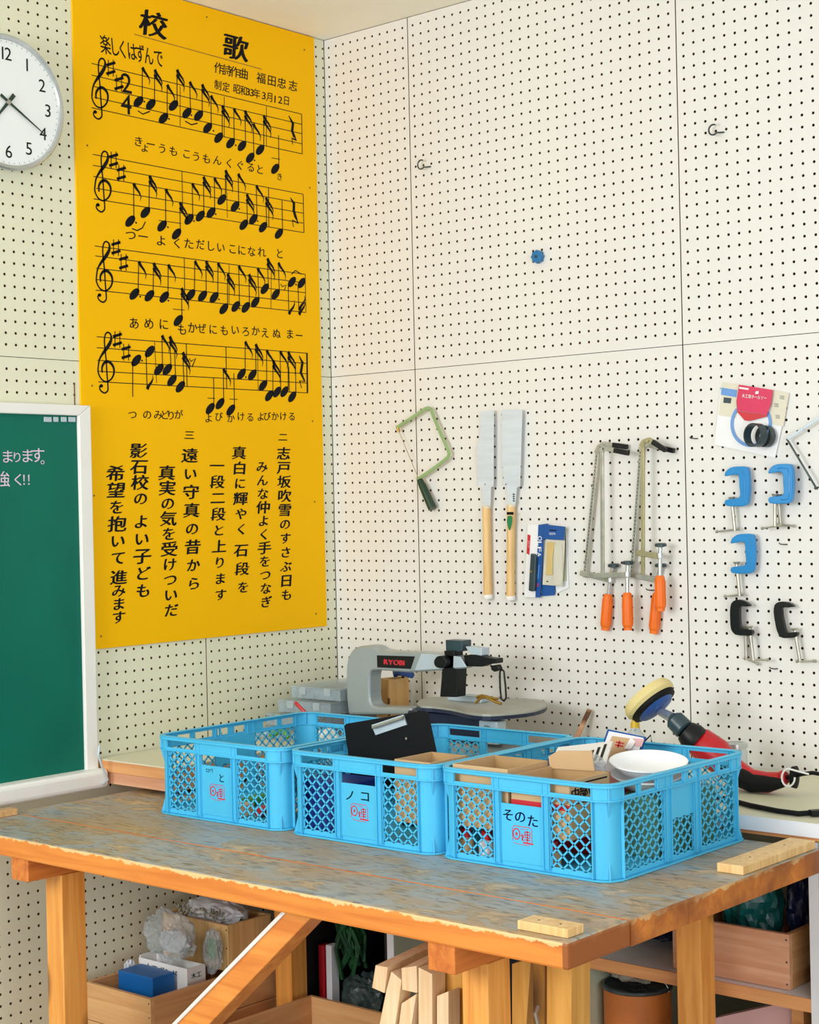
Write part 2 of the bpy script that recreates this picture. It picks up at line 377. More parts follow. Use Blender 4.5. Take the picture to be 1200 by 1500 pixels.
def word(mb, txt, F, a, b, c, w, h, weight=0.0, rot=0.0, track=None):
    """a line of text starting centred on (a, b) and running along rot"""
    x = 0.0
    adv = []
    for ch in txt:
        vs, _ = glyph(ch, weight)
        adv.append((max(v[0] for v in vs) - min(v[0] for v in vs) + 0.09) if (vs and ord(ch) < 256) else (0.35 if ord(ch) < 256 else 1.0))
    tot = sum(adv) * w; x = -tot / 2
    for ch, ad in zip(txt, adv):
        xc = x + ad * w / 2; put(mb, ch, F, a + xc * math.cos(rot), b + xc * math.sin(rot), c, w, h, weight, rot); x += ad * w

def crumple(mb, c, rad, seed=0, amp=0.25, sub=5, freq=3.0):
    sub = 4; rj = random.Random(seed)
    import bmesh
    bm = bmesh.new(); bmesh.ops.create_icosphere(bm, subdivisions=sub, radius=1.0)
    bm.verts.ensure_lookup_table(); vs = []; q = Vector((seed * 7.1, seed, 3)); q2 = Vector((seed, 9, seed * 3))
    for v in bm.verts:
        p = v.co.copy()
        w = p + 0.35 * Vector((mnoise.noise(p * 2 + q), mnoise.noise(p * 2 + q2), mnoise.noise(p * 2 - q)))
        k = 1 + amp * (0.9 * mnoise.noise(w * 1.7 + q) + 0.9 * (0.28 - abs(mnoise.noise(w * 2.6 + q2))) + 0.45 * (0.25 - abs(mnoise.noise(w * 6 + q)))) + rj.uniform(-.03, .03)
        vs.append((c[0] + p.x * rad[0] * k, c[1] + p.y * rad[1] * k, c[2] + p.z * rad[2] * k))
    fs = [tuple(x.index for x in f.verts) for f in bm.faces]; bm.free()
    return mb.add(vs, fs)

# ---------------------------------------------------------------- the room
SEAM, CEIL = 1.880, 2.913
PV, PH, HR = 0.02957, 0.030, 0.0038
def pegboard(F, a0, a1, z0, z1, cols, rows, parent, front):
    """one perforated panel: every hole is a real hole through 5 mm board"""
    mb = MB(); T = 0.005; g = 0.0015
    a0 += g; a1 -= g; z0 += g * 0.55; z1 -= g * 0.55
    ca = [a0] + [(cols[i] + cols[i + 1]) / 2 for i in range(len(cols) - 1)] + [a1]
    cz = [z0] + [(rows[i] + rows[i + 1]) / 2 for i in range(len(rows) - 1)] + [z1]
    V = []; Q = []; MI = []
    ang = [math.radians(22.5 + 45 * k) for k in range(8)]
    oc = [(math.cos(t) * HR, math.sin(t) * HR) for t in ang]
    for i, a in enumerate(cols):
        for j, z in enumerate(rows):
            n = len(V); l, r, d, u = ca[i], ca[i + 1], cz[j], cz[j + 1]
            V += [F(l, d, 0), F(r, d, 0), F(r, u, 0), F(l, u, 0)]
            V += [F(a + x, z + y, 0) for x, y in oc] + [F(a + x, z + y, -T) for x, y in oc]
            o = n + 4                                             # o+0: 22.5 .. o+7: 337.5
            Q += [(n, n + 1, o + 6, o + 5), (n + 1, n + 2, o + 0, o + 7), (n + 2, n + 3, o + 2, o + 1), (n + 3, n, o + 4, o + 3),
                  (n, o + 5, o + 4), (n + 1, o + 7, o + 6), (n + 2, o + 1, o + 0), (n + 3, o + 3, o + 2)]
            MI += [0] * 8
            for k in range(8):
                Q.append((o + k, o + (k + 1) % 8, o + 8 + (k + 1) % 8, o + 8 + k)); MI.append(1)
    mb.v = V; mb.f = Q; mb.m = MI
    mb.cur = 1
    for p, q in (((a0, z0), (a1, z0)), ((a1, z0), (a1, z1)), ((a1, z1), (a0, z1)), ((a0, z1), (a0, z0))):
        mb.add([F(*p, 0), F(*p, -T), F(*q, -T), F(*q, 0)], [(0, 1, 2, 3)])
    return mb.build('pegboard_panel', [front, hardboard], parent)
rows_up = [SEAM + 0.0306 + PV * k for k in range(34)]
rows_dn = sorted(SEAM - 0.0306 - PV * k for k in range(60))
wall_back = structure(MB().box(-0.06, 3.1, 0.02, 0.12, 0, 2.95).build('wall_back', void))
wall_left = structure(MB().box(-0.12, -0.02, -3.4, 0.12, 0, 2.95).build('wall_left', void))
xb = [(0.0, 0.34, 0.02, 11), (0.34, 1.252, 0.36, 30), (1.252, 2.164, 1.273, 30), (2.164, 3.076, 2.185, 30)]
for a0, a1, c0, n in xb:
    cols = [c0 + PH * k for k in range(n)]
    pegboard(FB(), a0, a1, SEAM, CEIL, cols, rows_up, wall_back, peg_back)
    pegboard(FB(), a0, a1, 0.07, SEAM, cols, rows_dn, wall_back, peg_back)
yl = [(-0.536, 0.0, -0.516, 18), (-1.448, -0.536, -1.426, 30), (-2.36, -1.448, -2.338, 30), (-3.27, -2.36, -3.25, 30)]
for a0, a1, c0, n in yl:
    cols = [c0 + PH * k for k in range(n)]
    pegboard(FL(), a0, a1, SEAM, CEIL, cols, rows_up, wall_left, peg_left)
    pegboard(FL(), a0, a1, 0.07, SEAM, cols, rows_dn, wall_left, peg_left)
MB().box(0.0, 0.0012, -0.9775, -0.9745, 1.62, 1.822).build('crack', hardboard, wall_left)
structure(MB().box(-0.2, 4.6, -5.2, 0.2, CEIL + 0.001, CEIL + 0.12).build('ceiling', plaster))
structure(MB().box(-0.2, 4.6, -5.2, 0.2, -0.1, 0.0).build('floor', floor_m))
structure(MB().box(0.0, 3.1, -0.012, 0.02, 0, 0.069).build('baseboard_back', shelf_or, bevel=0.002))
structure(MB().box(-0.02, 0.012, -3.3, -0.012, 0, 0.069).build('baseboard_left', shelf_or, bevel=0.002))

# ---------------------------------------------------------------- school song board
def px(ox, oy, s):
    return lambda x, y: LW(ox + x / s, oy + y / s, 0.006)
R1a, R2a, R2b = px(100, 0, 3.158), px(120, 220, 6.667), px(280, 220, 6.667)
R3a, R3b, R4a, R4b = px(120, 350, 6.667), px(280, 350, 6.667), px(120, 480, 6.667), px(280, 480, 6.667)
LY = px(120, 600, 3.333)
PB0, PB1 = 1.120, CEIL - 0.002
song = thing('song_board', 'tall yellow painted board with black handwritten school song and music staves', 'sign', (0, -0.504, PB0))
MB().box(0.0004, 0.0055, -0.959, -0.0485, PB0, PB1).build('board', yellow, song, bevel=0.0008)
FS = FL(0.006)
U = 1 / 370.0; Vv = 1 / 495.0
for ch, x, y in (('校', 395, 115), ('歌', 775, 222)):
    tx = MB(); put(tx, ch, FS, *R1a(x, y), 0, 38 * U, 38 * Vv, 0.05, shear=0.12); tx.build('title_character', ink, song)
tx = MB()
for i, ch in enumerate('楽しくはずんで'):
    t = i / 6; put(tx, ch, FS, *R1a((172, 215, 252, 295, 333, 372, 418)[i], 208 + 62 * t), 0, (14 if i == 0 else 13) * U, 27 * Vv, 0.02, shear=-0.1)
for ch, x, y in zip('作詩作曲福田忠志', (697, 735, 772, 812, 893, 942, 988, 1040), (316, 326, 334, 342, 362, 374, 386, 398)):
    put(tx, ch, FS, *R1a(x, y), 0, 14.5 * U, 17 * Vv, 0.018, shear=0.1)
for ch, x, y in zip('制定昭和33年3月12日', (693, 730, 780, 812, 832, 850, 872, 905, 933, 957, 981, 1010), (394, 404, 412, 420, 424, 428, 434, 442, 450, 458, 462, 466)):
    put(tx, ch, FS, *R1a(x, y), 0, (11 if ord(ch) > 255 else 15) * U, 15 * Vv, 0.018, shear=0.1)
for ch, x, y in zip('きょーうもこうもんくぐると', (325, 355, 382, 435, 487, 548, 592, 640, 690, 745, 795, 845, 887), (655, 682, 668, 688, 700, 712, 725, 735, 742, 755, 765, 775, 785)):
    put(tx, ch, FS, *R1a(x, y), 0, 13 * U, 15 * Vv, 0.02, shear=0.1)
put(tx, 'き', FS, *R1a(978, 818), 0, 10 * U, 12 * Vv, 0.02)
for ch, x, y in zip('つーよくた', (478, 598, 775, 932, 1045), (830, 845, 885, 910, 915)): put(tx, ch, FS, *R2a(x, y), 0, 15 * U, 16 * Vv, 0.02)
for ch, x, y in zip('だしいこになれと', (90, 190, 290, 405, 495, 590, 690, 865), (55, 70, 85, 98, 112, 125, 130, 145)): put(tx, ch, FS, *R3b(x, y), 0, 13 * U, 16 * Vv, 0.02)
for ch, x, y in zip('あめにもか', (510, 655, 800, 980, 1080), (825, 828, 835, 885, 868)): put(tx, ch, FS, *R3a(x, y), 0, 14 * U, 17 * Vv, 0.02)
for ch, x, y in zip('ぜにもいろかえぬまー', (105, 215, 325, 430, 535, 630, 722, 835, 965, 1055), (875, 885, 895, 890, 905, 900, 918, 925, 930, 945)): put(tx, ch, FS, *R3b(x, y), 0, 13 * U, 16 * Vv, 0.02)
for ch, x, y in zip('つのみどりが', (495, 638, 745, 810, 870, 945), (850, 850, 852, 852, 858, 850)): put(tx, ch, FS, *R4a(x, y), 0, 12.5 * U, 14 * Vv, 0.02)
for ch, x, y in zip('よびかけるよびかける', (172, 270, 388, 487, 578, 680, 742, 820, 900, 985), (885, 870, 885, 868, 875, 870, 866, 866, 866, 868)): put(tx, ch, FS, *R4b(x, y), 0, 12 * U, 14 * Vv, 0.02)
tx.build('song_lettering', ink, song, kind='stuff')
def column(txt, x0, y0, x1, y1, s=68):
    n = len(txt); tx = MB()
    for i, ch in enumerate(txt):
        t = i / max(n - 1, 1); k = 1.0 if ord(ch) > 0x3100 else 0.82
        put(tx, ch, FS, *LY(x0 + (x1 - x0) * t, y0 + (y1 - y0) * t), 0, s * k * 1.06 / 3.333 * U, s * k * (0.97 if k == 1.0 else 1.05) / 3.333 * Vv, 0.05, shear=0.12)
    tx.build('verse_column' if n > 1 else 'verse_number', ink, song, kind='stuff' if n > 1 else None)
column('二', 982, 135, 982, 135, 46); column('志戸坂吹雪のすさぶ日も', 985, 215, 1000, 905)
column('みんな仲よく手をつなぎ', 880, 280, 900, 940); column('真白に輝やく', 768, 212, 780, 585); column('石段を', 778, 688, 788, 868)
column('一段二段と上ります', 660, 275, 678, 905); column('三', 525, 125, 525, 125, 46); column('遠い守真の昔から', 527, 225, 547, 850, 74)
column('真実の気を受けついだ', 415, 310, 437, 980, 74); column('影石校の', 277, 202, 287, 435, 74); column('よい子ども', 290, 548, 300, 885, 78)
column('希望を抱いて', 165, 312, 178, 725, 76); column('進みます', 180, 820, 180, 1015, 70)

st = MB()     # stave lines and bar lines
def line(p, q, w=0.0022): st.stroke([p, q], w, FS, 0.0)
for (Ra, Rb, ls, rs) in ((R1a, R1a, ((108, 293), (108, 347), (120, 400), (120, 450), (108, 498)), ((1080, 528), (1080, 575), (1080, 618), (1080, 665), (1083, 712))),
                         (R2a, R2b, ((105, 40), (108, 147), (112, 255), (140, 372), (115, 475)), ((1095, 430), (1095, 522), (1095, 615), (1095, 712), (1103, 805))),
                         (R3a, R3b, ((125, 68), (130, 165), (140, 285), (135, 395), (135, 500)), ((1115, 345), (1115, 430), (1115, 525), (1120, 625), (1122, 718))),
                         (R4a, R4b, ((145, 88), (145, 195), (150, 318), (155, 425), (160, 528)), ((1140, 250), (1130, 348), (1130, 450), (1130, 540), (1140, 637)))):
    st = MB()
    for l, r in zip(ls, rs): line(Ra(*l), Rb(*r))
    st.build('stave', ink, song, kind='stuff')
st = MB()
for R, x0, y0, x1, y1, w in ((R1a, 518, 400, 518, 585, .0022), (R1a, 722, 447, 722, 635, .0022), (R1a, 917, 492, 917, 675, .0022), (R1a, 1080, 528, 1083, 712, .003),
        (R2a, 978, 205, 985, 615, .0025), (R2b, 345, 300, 355, 660, .002), (R2b, 757, 365, 760, 745, .003), (R2b, 1095, 430, 1103, 805, .003),
        (R3a, 1000, 180, 1005, 590, .0025), (R3b, 372, 250, 372, 640, .002), (R3b, 785, 290, 780, 680, .002), (R3b, 1115, 345, 1122, 718, .0025),
        (R4a, 710, 130, 730, 540, .002), (R4a, 1020, 155, 1028, 575, .003), (R4b, 340, 185, 348, 600, .003), (R4b, 650, 200, 655, 610, .002), (R4b, 955, 380, 960, 630, .003),
        (R4b, 1132, 250, 1137, 637, .0065), (R4b, 160, 688, 235, 691, .002), (R4b, 375, 697, 455, 701, .002), (R3a, 890, 685, 1005, 695, .002), (R2a, 750, 685, 970, 715, .002), (R1a, 940, 730, 980, 737, .002)):
    line(R(x0, y0), R(x1, y1), w)
st.build('bar_lines', ink, song, kind='stuff')
MB().stroke([R1a(305, 158), R1a(895, 320)], 0.0028, FS, 0).build('ruled_underline', tanline, song)
nt_ = MB()
def note(R, s, hx, hy, tx_, ty_, fl):
    nt_ = MB()
    k = 6.667 / s
    c = R(hx, hy); rx, ry = 8.1 * U, 6.4 * Vv; th = math.radians(42)
    el = []
    for i in range(14):
        t = 2 * PI * i / 14; x, y = math.cos(t) * rx, math.sin(t) * ry * 0.86
        el.append((c[0] + x * math.cos(th) - y * math.sin(th), c[1] + x * math.sin(th) + y * math.cos(th)))
    nt_.flat(el, FS, 0.0001)
    up = ty_ < hy; sgn = 1 if up else -1
    off = 36 / k if up else -36 / k
    nt_.stroke([R(hx + off, hy - sgn * 14 / k), R(tx_, ty_)], 0.003, FS, 0.0001)
    for q in range(abs(fl)):
        oy = q * 48 / k * sgn
        pts = [(0, 0), (22, 42), (55, 88), (72, 128), (66, 172)]
        sc_ = 0.8 if not up else 1
        nt_.stroke([R(tx_ + a / k * sc_, ty_ + oy + sgn * b / k * sc_) for a, b in pts], [0.011, 0.0085, 0.0065, 0.0035, 0.0012], FS, 0.0001)
    nt_.build('music_note', ink, song)
for a in ((325, 470, 343, 312, 1), (382, 483, 400, 322, 2), (441, 547, 458, 392, 1), (487, 488, 503, 322, 2), (549, 523, 562, 378, 1), (603, 535, 619, 390, 2), (645, 592, 660, 442, 1),
          (696, 637, 712, 488, 2), (751, 662, 766, 502, 1), (804, 675, 817, 512, 2), (842, 730, 856, 572, 1), (888, 693, 904, 535, 2), (958, 781, 973, 625, 0)): note(R1a, 3.158, *a)
for a in ((472, 693, 505, 325, 1), (620, 608, 660, 250, 2), (783, 740, 818, 380, 1), (925, 818, 958, 510, 2), (1047, 675, 1078, 325, 1)): note(R2a, 6.667, *a)
for a in ((90, 643, 120, 260, 2), (195, 610, 227, 270, 1), (300, 482, 335, 195, 2), (430, 550, 460, 230, 1), (515, 728, 543, 430, 2), (608, 675, 637, 345, 1), (703, 752, 730, 462, 2), (858, 815, 888, 490, 0)): note(R2b, 6.667, *a)
for a in ((513, 538, 555, 220, 1), (660, 555, 700, 235, 2), (805, 568, 843, 250, 1), (942, 797, 972, 480, 2), (1063, 545, 1103, 215, 1)): note(R3a, 6.667, *a)
for a in ((112, 558, 145, 215, 2), (225, 572, 262, 235, 1), (320, 682, 355, 340, 2), (437, 660, 465, 262, 1), (535, 668, 565, 345, 2), (627, 618, 650, 285, 1), (720, 487, 745, 190, 2), (827, 540, 852, 232, 1),
          (985, 420, 955, 735, -1), (1080, 430, 1055, 740, -2)): note(R3b, 6.667, *a)
for a in ((532, 320, 497, 675, 0), (663, 232, 637, 600, -1), (752, 408, 782, 75, 1), (835, 408, 857, 85, 2), (880, 515, 905, 210, 0), (962, 577, 985, 240, 2)): note(R4a, 6.667, *a)
for a in ((187, 790, 220, 485, 0), (283, 742, 315, 400, 1), (388, 805, 418, 445, 0), (492, 453, 528, 135, 1), (598, 462, 630, 160, 2), (703, 565, 738, 220, 1), (763, 665, 800, 320, 2), (840, 628, 870, 230, 1),
          (912, 625, 948, 235, 2), (988, 675, 1020, 340, 0)): note(R4b, 6.667, *a)
for R, pts in ((R1a, ((1020, 535), (1040, 572), (1036, 605), (1045, 630), (1055, 648), (1035, 640), (1038, 668))), (R2b, ((970, 465), (1005, 520), (1003, 590), (1020, 650), (1045, 712), (990, 685), (1000, 750))),
               (R4b, ((1055, 275), (1088, 340), (1072, 440), (1110, 525), (1060, 520), (1080, 590)))):
    n = len(pts); nt_.stroke([R(*p) for p in pts], [0.003] + [0.011] * (n - 4) + [0.008, 0.006, 0.003], FS, 0.0001)
for R, pts in ((R3b, ((875, 440), (890, 465), (930, 450), (910, 505))), (R4a, ((1050, 300), (1065, 330), (1112, 298), (1075, 385))), (R2a, ((490, 765), (540, 785), (590, 760), (620, 700))),
               (R1a, ((322, 512), (345, 528), (378, 515))), (R1a, ((540, 560), (570, 577), (598, 570))), (R3b, ((980, 345), (1020, 308), (1078, 345)))):
    nt_.stroke([R(*p) for p in pts], 0.0035, FS, 0.0001)
for R, x, y in ((R1a, 352, 470), (R1a, 466, 550), (R1a, 570, 533), (R1a, 672, 605), (R1a, 775, 672), (R1a, 862, 742), (R2a, 530, 708), (R2a, 840, 752), (R2a, 1095, 692), (R2b, 240, 625), (R2b, 470, 573), (R2b, 650, 692), (R3a, 570, 563),
                (R3a, 845, 602), (R3b, 272, 590), (R3b, 475, 680), (R3b, 1025, 445), (R4a, 588, 322), (R4b, 535, 483)):
    c = R(x, y); nt_.flat([(c[0] + 0.0035 * math.cos(t), c[1] + 0.0028 * math.sin(t)) for t in [k * PI / 3 for k in range(6)]], FS, 0.0001)
nt_.build('rests_and_dots', ink, song, kind='stuff')
cl = MB()
def smooth(pts, n=3):
    P = [Vector((*p, 0)) for p in pts]; out = []
    for i in range(len(P) - 1):
        a, b, c, d = P[max(i - 1, 0)], P[i], P[i + 1], P[min(i + 2, len(P) - 1)]
        for k in range(n):
            t = k / n
            q = 0.5 * ((2 * b) + (c - a) * t + (2 * a - 5 * b + 4 * c - d) * t * t + (3 * b - a - 3 * c + d) * t ** 3); out.append((q.x, q.y))
    out.append(pts[-1]); return out
for dx, dy in ((-8.9, -401.3), (-4.8, -265.2), (-2.5, -133), (0, 0)):
    cl = MB()
    G = lambda x, y: LW(120 + x / 6.667 + dx, 480 + y / 6.667 + dy, 0.006)
    a = smooth([(200, 440), (197, 385), (225, 338), (268, 335), (308, 385), (312, 450), (285, 503), (240, 528), (192, 503), (160, 440), (160, 380), (172, 310), (205, 250), (250, 190), (284, 125), (282, 68), (252, 45), (227, 72), (220, 140), (228, 230)])
    n = len(a); cl.stroke([G(*p) for p in a], [0.0045 + 0.006 * math.exp(-((i / n - 0.68) / 0.07) ** 2) + 0.004 * math.exp(-((i / n - 0.15) / 0.1) ** 2) for i in range(n)], FS, 0.0001)
    b = smooth([(228, 230), (238, 330), (245, 450), (255, 580), (250, 618), (220, 638), (182, 612), (173, 578), (188, 560)])
    cl.stroke([G(*p) for p in b], 0.0045, FS, 0.0001)
    c = G(190, 568); cl.flat([(c[0] + 0.006 * math.cos(k * PI / 4), c[1] + 0.005 * math.sin(k * PI / 4)) for k in range(8)], FS, 0.0001)
    cl.build('treble_clef', ink, song)
def sharp(R, x, y, k):
    cl = MB()
    for sx_ in (-24, 24): cl.stroke([R(x + sx_ / k, y - 82 / k), R(x + sx_ / k, y + 82 / k)], 0.0028, FS, 0.0001)
    for sy_ in (-42, 42): cl.stroke([R(x - 44 / k, y + (sy_ + 14) / k), R(x + 44 / k, y + (sy_ - 12) / k)], 0.0075, FS, 0.0001)
    cl.build('sharp_sign', ink, song, kind='stuff')
for R, x, y, k in ((R1a, 197, 315, 2.11), (R1a, 235, 385, 2.11), (R2a, 310, 95, 1), (R2a, 385, 225, 1), (R3a, 333, 85, 1), (R3a, 408, 230, 1), (R4a, 347, 115, 1), (R4a, 432, 240, 1)): sharp(R, x, y, k)
cl = MB()
put(cl, '2', FS, *R1a(270, 385), 0.0001, 40 / 3.158 * U, 82 / 3.158 * Vv, 0.02, box=True)
cl.build('time_numeral', ink, song); cl = MB()
put(cl, '4', FS, *R1a(268, 482), 0.0001, 42 / 3.158 * U, 82 / 3.158 * Vv, 0.02, box=True)
cl.build('time_numeral', ink, song)
for x, y in ((303, 25), (446, 73), (128, 213), (454, 275), (135, 565), (458, 617), (138, 726), (461, 735), (148, 932), (463, 899)):
    a, b = LW(x, y, 0.006); MB().lathe([(0.0028, 0), (0.0024, 0.0012)], (0.0056, a, b), (1, 0, 0), 8).build('nail', hardboard, song)

# ---------------------------------------------------------------- wall clock
CY, CZ = LW(11, 150, 0.04)
clk = thing('wall_clock', 'round silver rimmed analogue wall clock showing twenty past seven', 'clock', (0, CY, CZ))
R = 0.170
MB().lathe([(R * 0.93, 0.001), (R * 0.95, 0.03), (R, 0.036), (R, 0.044), (R * 0.975, 0.048), (R * 0.93, 0.046), (R * 0.915, 0.039)], (0, CY, CZ), (1, 0, 0), 64, cap=True).build('case', chrome, clk, smooth=True)
MB().lathe([(R * 0.93, 0.0), (R * 0.93, 0.001)], (0.0395, CY, CZ), (1, 0, 0), 64).build('dial', dial, clk)
FC = FL(0.041); nm = MB()
for h in range(1, 13):
    t = math.radians(30 * h); rr = R * 0.72
    word(nm, str(h), FC, CY + rr * math.sin(t), CZ + rr * math.cos(t), 0, 0.046, 0.046, 0.004)
for k in range(60):
    t = math.radians(6 * k); r0, r1 = R * 0.88, R * 0.905
    nm.stroke([(CY + r0 * math.sin(t), CZ + r0 * math.cos(t)), (CY + r1 * math.sin(t), CZ + r1 * math.cos(t))], 0.001, FC, 0)
nm.build('numerals', black_pl, clk)
for nme, deg, l, w, c in (('hour_hand', 220, 0.075, 0.011, 0.0435), ('minute_hand', 121, 0.125, 0.008, 0.0455)):
    t = math.radians(deg); dx, dy = math.sin(t), math.cos(t); nx, ny = -dy, dx
    P = [(CY - dx * 0.028 + nx * w * .5, CZ - dy * 0.028 + ny * w * .5), (CY + dx * l + nx * w * .12, CZ + dy * l + ny * w * .12), (CY + dx * l - nx * w * .12, CZ + dy * l - ny * w * .12), (CY - dx * 0.028 - nx * w * .5, CZ - dy * 0.028 - ny * w * .5)]
    MB().prism(P, FL(0), c, c + 0.001).build(nme, dkgreen, clk)
MB().lathe([(0.007, 0), (0.006, 0.0055)], (0.0415, CY, CZ), (1, 0, 0), 16).build('hub', nickel, clk)

# ---------------------------------------------------------------- chalkboard
BX = 0.028
bb = thing('chalkboard', 'green chalkboard in a white painted frame with chalk writing', 'blackboard', (0, -1.6, 0.85))
y1o, zt = LW(131, 594, BX); _, zti = LW(112, 609, BX - 0.008); y1i, _ = LW(112, 609, BX - 0.008)
_, zbi = LW(125, 1127, BX - 0.008); y1b, zbo = LW(150, 1148, 0.05)
y1i = LW(119, 880, BX - 0.008)[0]; y1o = LW(139, 860, BX)[0]
Y0 = -2.75
MB().box(0.0065, 0.018, Y0, y1i + 0.01, zbi - 0.01, zti + 0.01).build('writing_surface', green_board, bb)
MB().prism([(Y0, zti), (Y0, zt), (y1o, zt), (y1i, zti)], FL(), 0.0064, BX).build('frame_rail', white_paint, bb, bevel=0.003)
MB().prism([(y1i, zti), (y1o, zt), (y1o, zbi - 0.02), (y1i, zbi - 0.02)], FL(), 0.0064, BX).build('frame_stile', white_paint, bb, bevel=0.003)
MB().box(0.0064, 0.062, Y0, min(y1o + 0.012, -0.937), zbi - 0.05, zbi).build('chalk_tray', white_paint, bb, bevel=0.012, seg=3)
ck = MB(); FK = FL(0.0186)
K = lambda x, y: LW(x, y, 0.0186)
for ch, x, y, s in (('ま', 11, 669, 17), ('り', 25, 670, 14), ('ま', 40, 668, 18), ('す', 55, 667, 20), ('。', 68, 672, 16), ('強', 3, 702, 20), ('く', 27, 703, 16), ('！', 40, 703, 16), ('！', 47, 703, 16)):
    put(ck, ch, FK, *K(x, y), 0, s * 0.92 * U, s * 1.05 * Vv, 0.0)
ck.build('chalk_writing', chalk, bb, kind='stuff')
for x0, x1 in ((64, 77), (78, 87), (89, 99), (100, 112)):
    a = K(x0, 614); b = K(x1, 614.5); MB().box(0.0182, 0.0205, a[0], b[0] - 0.004, a[1] - 0.007, a[1] + 0.006).build('magnet_strip', silver_lt, bb, bevel=0.001)

# ---------------------------------------------------------------- wall hung tools (back wall)
B0 = BW
def P3(x, y, c):                      # a point c metres out from the back wall
    a, b = BW(x, y, -c); return (a, -c, b)
def hook(x, y, label):
    o = MB(); c = 0.02
    a, b = BW(x, y, -c); r = 0.013
    pts = [(a + r * math.cos(t), -c, b + r * math.sin(t)) for t in [math.radians(60 + 16 * k) for k in range(17)]]
    pts += [(a + 0.013, -0.012, b - 0.008), (a + 0.02, 0.002, b - 0.006)]
    h = o.tube(pts, 0.0022, 6).build('wall_hook', tin, smooth=True)
    return tag(h, label, 'hook')
hook(617, 241, 'small dark wire hook on the pegboard left of the blue star knob')
hook(1045, 190, 'small dark wire hook high at the right of the pegboard')
kn = MB(); a, b = BW(787, 376, -0.012)
kn.prism([(a + (0.0155 if k % 2 else 0.0195) * math.cos(k * PI / 8), b + (0.0155 if k % 2 else 0.0195) * math.sin(k * PI / 8)) for k in range(16)], FB(), 0.002, 0.018)
kt = thing('star_knob', 'blue star shaped plastic knob screwed into the upper pegboard', 'knob', (a, 0, b))
kn.build('knob_body', knobblue, kt, bevel=0.002)
MB().lathe([(0.004, 0), (0.004, 0.003)], (a, -0.0175, b), (0, -1, 0), 10).build('screw', tin, kt)
for i, (x, y, lb) in enumerate(((1016, 642, 'tiny wire peg below and left of the hole saw packet'), (1147, 797, 'tiny wire peg under the upper blue clamps'), (1133, 979, 'tiny wire peg under the two black clamps'), (952, 864, 'tiny wire peg beside the right orange clamp handle'))):
    p = P3(x - 4, y, 0.012); q = P3(x + 4, y + 0.5, 0.003)
    tag(MB().tube([(p[0], -0.016, p[2] + 0.003), p, (q[0], -0.012, q[2]), (q[0] + 0.004, 0.004, q[2])], 0.0015, 6).build('wire_peg', tin, smooth=True), lb, 'peg')

# coping saw
cs = thing('coping_saw', 'sage green coping saw with dark green handle hanging crooked on the pegboard', 'saw', P3(618, 650, 0.0))
q = lambda x, y, c=0.02: P3(560 + x / 5.217, 580 + y / 5.217, c)
fr = MB(); pts = [q(*p) for p in smooth([(108, 243), (200, 185), (300, 118), (345, 92), (372, 105), (400, 175), (455, 305), (508, 425), (505, 465), (440, 520), (350, 585), (268, 640)], 2)]
for i in range(len(pts) - 1):
    fr.bar(pts[i], Vector(pts[i + 1]) + (Vector(pts[i + 1]) - Vector(pts[i])) * 0.08, 0.0095, 0.005)
fr.build('saw_frame', sage, cs, bevel=0.001)
MB().tube([q(285, 640), q(310, 690), q(345, 770), q(385, 862)], 0.01, 12, rr=[0.0085, 0.0115, 0.0125, 0.013]).build('handle', dkgreen, cs, smooth=True)
MB().tube([q(118, 240, .02), q(130, 275, .02)], 0.004, 8).build('blade_pin', brass, cs, smooth=True)
MB().bar(q(130, 275), q(275, 625), 0.0022, 0.0006).build('blade', nickel, cs)
